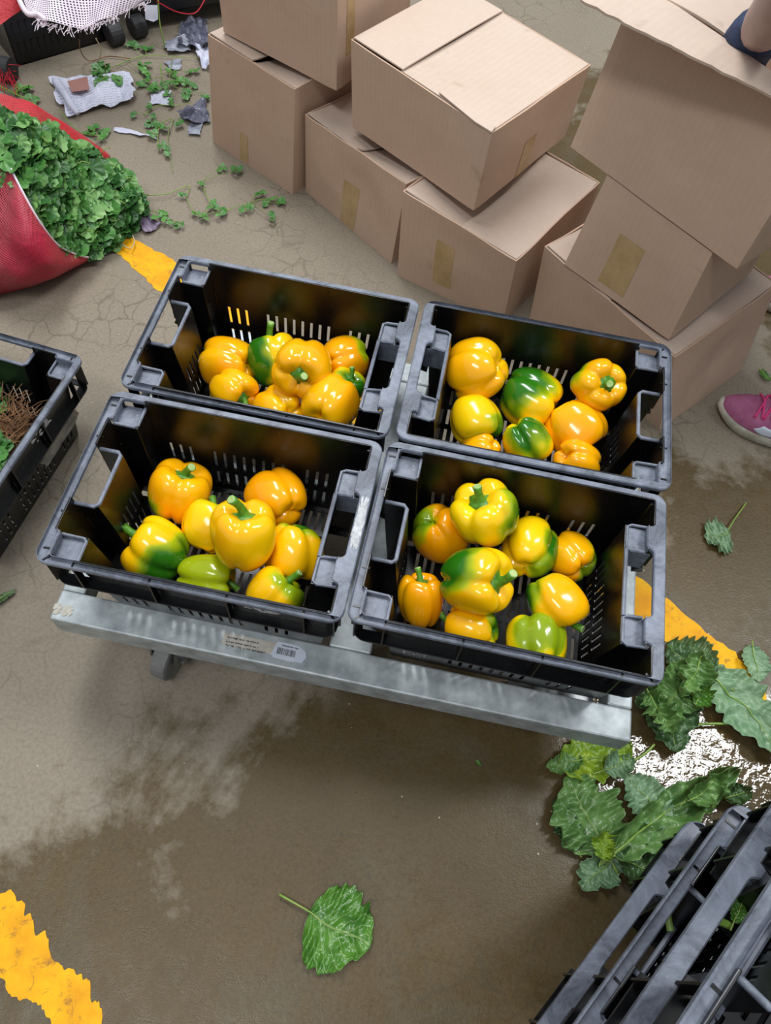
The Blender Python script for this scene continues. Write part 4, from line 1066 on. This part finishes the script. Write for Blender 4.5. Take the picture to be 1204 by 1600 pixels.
top_ = spline([P(20, -60, .30), P(120, -80, .30), P(300, -60, .30)], 8); bot_ = spline([P(44, 22, .25), P(70, 34, .235), P(110, 40, .225), P(150, 36, .22), P(195, 18, .225), P(240, -6, .235)], 8)
m = MB()
def fn(u, v):
    p = at(top_, u).lerp(at(bot_, u), v); p = p + V((-.2, -.6, .8)) * .014 * (nz(p, 13, 7) + .4 * math.sin(u * 17 + v * 3)); return p
m.grid(50, 24, fn, (.85, .5)); m.build('weave', 'white_mesh', cl, smooth=True)
m = MB(); rnd = random.Random(9)
for k in range(90):
    u = rnd.uniform(.12, 1); p = at(bot_, u); q = p + V((rnd.uniform(-.016, .012), rnd.uniform(-.02, -.004), rnd.uniform(-.026, -.004) * rnd.uniform(.3, 1)))
    m.tube([p, (p + q) / 2 + V((rnd.uniform(-.006, .006), 0, -.002)), q], .0009, 4)
m.build('frayed_threads', 'white_thread', cl)
m = MB(); m.tube(spline([P(20, -30, .28), P(32, 4, .262), P(44, 22, .252), P(58, 22, .246), P(72, 32, .238)], 6), .006, 8); m.build('hem', 'white_thread', cl, smooth=True)

# ------------------------------------------------------------------ roots and stalks in the left crate
rnd = random.Random(4)
rb = MB(); c0 = P(18, 668, .10)
for k in range(260):
    p = c0 + V((max(-.04, min(.022, rnd.gauss(0, .02))), max(-.07, min(.03, rnd.gauss(-.01, .03))), rnd.uniform(-.05, .03)))
    d = V((rnd.uniform(-.9, 1), rnd.uniform(-.2, 1), rnd.uniform(-.3, .6))).normalized() * rnd.uniform(.025, .055)
    rb.tube([p, p + d * .5 + V((rnd.uniform(-.008, .008), rnd.uniform(-.008, .008), .004)), p + d], [.0012, .0009, .0005], 4)
tag(rb.build('root_bundle', 'roots'), 'tangle of brown herb roots inside the left crate', 'roots', kind='stuff')
lm = MB()
for k in range(130):
    p = P(rnd.uniform(-50, 2), rnd.uniform(690, 750), rnd.uniform(.08, .13)); herb_leaf(lm, p, V((rnd.uniform(-.6, .6), rnd.uniform(-.6, .6), 1)), V((rnd.uniform(-1, 1), rnd.uniform(-1, 1), 0)), rnd.uniform(.014, .024), rnd)
for k in range(30):
    p = P(rnd.uniform(-50, 0), rnd.uniform(600, 640), rnd.uniform(.05, .09)); herb_leaf(lm, p, V((0, 0, 1)), V((rnd.uniform(-1, 1), rnd.uniform(-1, 1), 0)), rnd.uniform(.014, .02), rnd)
tag(lm.build('herb_leaves', 'coriander', smooth=True), 'loose green herb leaves below the roots inside the left crate', 'herbs', kind='stuff')
# scraps caught in the crate stack
for lab, px, z in (('light green stalk caught low in the black crate stack', [(1042, 1425), (1047, 1455)], .30), ('light green stalk higher up in the black crate stack', [(1172, 1370), (1182, 1400)], .42), ('short pale stalk end inside the black crate stack', [(1125, 1440), (1140, 1446)], .40)):
    m = MB(); m.tube([P(u, v, z) for u, v in px], .004, 8); tag(m.build('leaf_stalk', 'herb_stem'), lab, 'stalk')
leaf_px('dark green leaf caught between the rims of the black crate stack', 1140, 1440, 1158, 1395, 30, 'kale_fresh', seed=31, curl=.004, ruf=.006, stem=.01, z=.40)

# ------------------------------------------------------------------ shoe
def shoe():
    toe, side = P(1113, 640, .0), V((0, 0, 0))
    d = (P(1300, 690, 0) - P(1135, 628, 0)); d.z = 0; d.normalize(); ang = math.atan2(d.y, d.x)
    root = empty('shoe', (toe.x, toe.y, 0), ang, label='worn pink-purple trainer with hot pink laces and white curved tick', cat='shoe')
    L = .27
    def halfw(x):
        t = x / L
        return .5 * (.098 * math.sin(PI / 2 * min(t / .37 + .01, 1)) ** .55 * (1 - .30 * max(0, (t - .37) / .63) ** 1.0)) * (1 - max(0, (t - .90) / .10) ** 2 * .55)
    def ring(x, z0, z1, inset, n=26, top=0):
        w_ = halfw(x) - inset; return w_
    # sole
    m = MB(); xs = [L * (1 - math.cos(PI * i / 40)) / 2 for i in range(41)]
    outl = [(x, halfw(x)) for x in xs] + [(x, -halfw(x)) for x in reversed(xs)]
    def sz(x): return .004 + .022 * max(0, 1 - x / .06) ** 2
    prof = [(.0, -.006), (.004, .0), (.016, .001), (.026, -.001), (.028, -.006)]
    n_ = len(outl); vs = []
    for h_, off in prof:
        for x, y in outl:
            k = max(0.01, (halfw(x) + off) / max(halfw(x), 1e-4)) if halfw(x) > .002 else 1
            vs.append((x + (-off if x < .03 else 0), y * k, h_ + (sz(x) - .004) * (1 if h_ < .01 else .55)))
    fs = [(r * n_ + i, r * n_ + (i + 1) % n_, (r + 1) * n_ + (i + 1) % n_, (r + 1) * n_ + i) for r in range(len(prof) - 1) for i in range(n_)]
    fs += [tuple(range(n_))[::-1], tuple((len(prof) - 1) * n_ + i for i in range(n_))]
    m.add(vs, fs); m.build('sole', 'shoe_sole', root, smooth=True)
    # upper
    def hgt(x):
        t = x / L
        return .030 + .026 * min(1, (x / .05)) ** .6 + .034 * max(0, min(1, (t - .22) / .33)) + .0 * t
    m = MB(); nu, nv = 40, 24
    def fn(u, v):
        x = .004 + (L - .012) * u; w_ = max(halfw(x) - .004, .001); a = PI * v; h_ = hgt(x)
        ca, sa = math.cos(a), math.sin(a)
        y = w_ * math.copysign(abs(ca) ** .75, ca) * (1 - .28 * (sa ** 2) * (0 if u < .2 else min(1, (u - .2) * 2)))
        z = .024 + (h_ - .024) * sa ** .85
        if u < .002: z = .024 + (z - .024) * .25
        q = V((x, y, z)); q.z += .0016 * nz(q, 60, 4) * sa
        return q
    m.grid(nu, nv, fn, (1, 1), skip=lambda i, j: i > 22 and 9 <= j <= 14)
    m.build('upper', 'shoe_upper', root, smooth=True, solid=.002)
    m = MB(); m.grid(14, 6, lambda u, v: V((.14 + .11 * u, -.020 + .04 * v, .052 + .004 * math.sin(PI * v)))); m.build('lining', 'shoe_inside', root)
    # toe bumper
    # laces and eyelets
    lace = MB(); eye = MB()
    for k in range(5):
        x = .070 + .017 * k; h_ = hgt(x)
        for s in (1, -1):
            y = s * (.024 - .001 * k); z = fn((x - .004) / (L - .012), .27 if s > 0 else .73)
            p = V((z.x, z.y + s * .002, z.z + .004))
            n8 = V((0, s * .6, .8)).normalized(); t1 = V((1, 0, 0)); t2 = n8.cross(t1)
            eye = MB(); eye.tube([p + (t1 * math.cos(q) + t2 * math.sin(q)) * .0032 for q in [i * PI / 5 for i in range(11)]], .0009, 5, cap=False); eye.build('eyelet', 'shoe_lace', root, smooth=True)
            q2 = fn((x + .013 - .004) / (L - .012), .73 if s > 0 else .27); q2 = q2 + V((0, -s * .002, .004)); mid = (p + q2) / 2 + V((0, 0, .013))
            lace.tube(spline([p, p.lerp(mid, .55) + V((0, 0, .002)), mid, q2.lerp(mid, .5) + V((0, 0, .002)), q2], 4), .0024, 6)
    lace.build('lace', 'shoe_lace', root, smooth=True)
    # curved tick on both sides
    for s in (1, -1):
        m = MB(); K = 24; side_pts = {}
        def surf(x, zz):
            best = None
            for j in range(49):
                vq = (j / 96) if s > 0 else 1 - j / 96
                q = fn((x - .004) / (L - .012), vq)
                if best is None or abs(q.z - zz) < best[0]: best = (abs(q.z - zz), q)
            return best[1]
        def tick(u, v):
            x = .086 + .125 * u ** 1.15; mid = .040 - .006 * math.sin(PI * min(1, u * 1.6)) + .022 * u ** 1.6
            wd_ = .020 * (1 - u) ** .7 * min(1, (u + .03) * 5) ** .6 + .0004; x += (v - .5) * .016 * (1 - u) ** 3
            zz = mid + wd_ * (v - .5) + (.010 * max(0, v - .4) * (1 - u) ** 5)
            q = surf(x, zz); return (x, q.y + s * .003, zz)
        m.grid(K, 4, tick); m.build('tick_logo', 'shoe_logo', root, solid=.0008, smooth=True)
    return root
shoe_obj = shoe()

# ------------------------------------------------------------------ person reaching into the open box
def skin_chain(name, pts, rad, mat, parent=None, sub=2):
    me = bpy.data.meshes.new(name); edges = []; vs = []
    vs = [tuple(p) for p in pts[0]]; edges = [(i, i + 1) for i in range(len(vs) - 1)]
    rr_ = list(rad[0])
    for (a, chain), r in zip(pts[1], rad[1]):
        prev = a
        for p, q in zip(chain, r): vs.append(tuple(p)); edges.append((prev, len(vs) - 1)); prev = len(vs) - 1; rr_.append(q)
    me.from_pydata(vs, edges, []); me.materials.append(M[mat])
    o = bpy.data.objects.new(name, me); COL.objects.link(o)
    if parent: o.parent = parent
    o.modifiers.new('k', 'SKIN').use_smooth_shade = True; s = o.modifiers.new('u', 'SUBSURF'); s.levels = s.render_levels = sub
    for i, r in enumerate(rr_): me.skin_vertices[0].data[i].radius = (r, r)
    me.skin_vertices[0].data[0].use_root = True
    for p in me.polygons: p.use_smooth = True
    return o
wr = P(1178, 62, .655); el = P(1290, -70, .86)
dirn = (wr - el + V((0, 0, -.12))).normalized(); side = dirn.cross(V((0, 0, 1))).normalized()
palm = wr + dirn * .045
fing = []; frad = []
for i, (s_, l) in enumerate(((-.030, .060), (-.011, .072), (.009, .070), (.028, .055))):
    b0 = palm + dirn * .035 + side * s_
    fing.append((2, [b0, b0 + dirn * l * .45 - V((0, 0, .012)), b0 + dirn * l * .75 - V((0, 0, .030)), b0 + dirn * l * .85 - V((0, 0, .05))])); frad.append([.011, .0095, .009, .008])
b0 = wr + dirn * .02 + side * -.035
fing.append((1, [b0 - V((0, 0, .006)), b0 + dirn * .03 + side * -.015 - V((0, 0, .016)), b0 + dirn * .055 + side * -.012 - V((0, 0, .026))])); frad.append([.014, .011, .009])
sh = V((.86, .60, 1.27)); sh2 = V((.92, .96, 1.27)); nk = V((.90, .79, 1.36)); chest = V((.95, .78, 1.18)); waist = V((1.03, .76, .98)); hip = V((1.06, .74, .86))
hipR, hipL = V((1.04, .64, .84)), V((1.05, .85, .84)); kneeR, kneeL = V((.95, .52, .47)), V((.98, .88, .47))
ankR, ankL = V((.845, .462, .09)), V((.93, .885, .09))
el2 = V((.95, 1.10, 1.02)); wr2 = V((.80, 1.02, .84))
head = V((.82, .78, 1.49))
pts = [hip, waist, chest, nk]
br_ = [(2, [sh, el, el.lerp(wr, .5), wr - dirn * .01]), (2, [sh2, el2, wr2, wr2 + V((-.05, -.015, -.04))]), (0, [hipR, kneeR, ankR, ankR + V((-.10, -.01, -.04))]), (0, [hipL, kneeL, ankL, ankL + V((-.10, 0, -.04))])]
rd = [[.06, .046, .041, .032], [.06, .044, .030, .026], [.085, .058, .038, .03], [.085, .058, .038, .03]]
per = skin_chain('person', (pts, br_), ([.13, .12, .135, .06], rd), 'skin')
tag(per, 'person at the right edge, blue-gloved hand reaching into the open box', 'person')
hb = wr2 + V((-.05, -.015, -.04)); hd_ = V((-.78, -.2, -.6)).normalized(); hs = hd_.cross(V((0, 0, 1))).normalized()
hf = [(1, [hb + hd_ * .03 + hs * a, hb + hd_ * (.03 + l * .5) + hs * a + V((0, 0, -.006)), hb + hd_ * (.03 + l) + hs * a + V((.012, 0, -.022))]) for a, l in ((-.028, .05), (-.010, .062), (.009, .06), (.027, .046))]
hf.append((0, [hb + hs * .034, hb + hs * .05 + hd_ * .03, hb + hs * .048 + hd_ * .052]))
skin_chain('hand', ([wr2, hb], hf), ([.026, .028], [[.010, .009, .008]] * 5), 'skin', per)
skin_chain('glove', ([wr - dirn * .055, wr - dirn * .02, palm], fing), ([.043, .040, .036], frad), 'blue_cloth', per)
skin_chain('trousers', ([hip + V((0, 0, .05)), hip], [(1, [hipR, kneeR, ankR + V((.0, 0, .05))]), (1, [hipL, kneeL, ankL + V((.0, 0, .05))])]), ([.142, .145], [[.10, .072, .056], [.10, .072, .056]]), 'blue_cloth', per)
skin_chain('shirt', ([hip + V((.01, 0, -.03)), hip + V((0, 0, .03)), waist, chest, nk - V((0, 0, .04))], [(3, [sh, sh.lerp(el, .55)]), (3, [sh2, sh2.lerp(el2, .55)])]), ([.158, .156, .146, .150, .085], [[.078, .066], [.078, .066]]), 'shirt', per)
# head with face, ears and hair
bm = bmesh.new(); bmesh.ops.create_uvsphere(bm, u_segments=32, v_segments=24, radius=1)
for v in bm.verts:
    x, y, z = v.co; f = max(0, -x)          # faces -x
    v.co = V((x * .096, y * .074 * (1 - .18 * max(0, -z)), z * .118))
    v.co.x -= .016 * math.exp(-((y / .16) ** 2 + ((z + .08) / .20) ** 2)) * (1 if x < 0 else 0)       # nose
    v.co.x += .008 * (math.exp(-(((abs(y) - .36) / .16) ** 2 + ((z - .10) / .12) ** 2))) * (1 if x < 0 else 0)   # eye sockets
    v.co.x -= .004 * math.exp(-((y / .30) ** 2 + ((z + .46) / .07) ** 2)) * (1 if x < 0 else 0)      # lips
me = bpy.data.meshes.new('head'); bm.to_mesh(me); bm.free(); me.materials.append(M['skin'])
for p in me.polygons: p.use_smooth = True
hd = bpy.data.objects.new('head', me); COL.objects.link(hd); hd.location = head; hd.rotation_euler = (0, -.45, 0); hd.parent = per
m = MB(); m.tube([nk - V((0, 0, .02)), nk.lerp(head, .6)], .052, 16); m.build('neck', 'skin', per, smooth=True)
m = MB()
for s_ in (1, -1):
    m.tube([V((.005, s_ * .074, .03)), V((.010, s_ * .084, .015)), V((.006, s_ * .080, -.02)), V((-.002, s_ * .072, -.03))], [.010, .013, .010, .006], 8)
m.build('ear', 'skin', hd, smooth=True)
m = MB()
for s_ in (1, -1): m.tube([V((-.080, s_ * .027, .012)), V((-.086, s_ * .027, .012))], [.010, .004], 12)
m.build('eye', 'ink', hd, smooth=True)
m = MB(); m.grid(24, 16, lambda u, v: V((.012 + .104 * math.cos(2 * PI * u) * math.cos(PI * .5 * v) , .083 * math.sin(2 * PI * u) * math.cos(PI * .5 * v), .128 * math.sin(PI * .5 * v) - .02 * (1 - v) * (1 + math.cos(2 * PI * u)))) ); m.build('hair', 'rubber', hd, smooth=True, solid=.006)
shoe2 = copy_tree(shoe_obj); shoe2.location = (ankL.x - .215, ankL.y - .02, 0); shoe2.rotation_euler = (0, 0, .05)
shoe2['label'] = 'second pink trainer of the person, farther back and out of the picture'
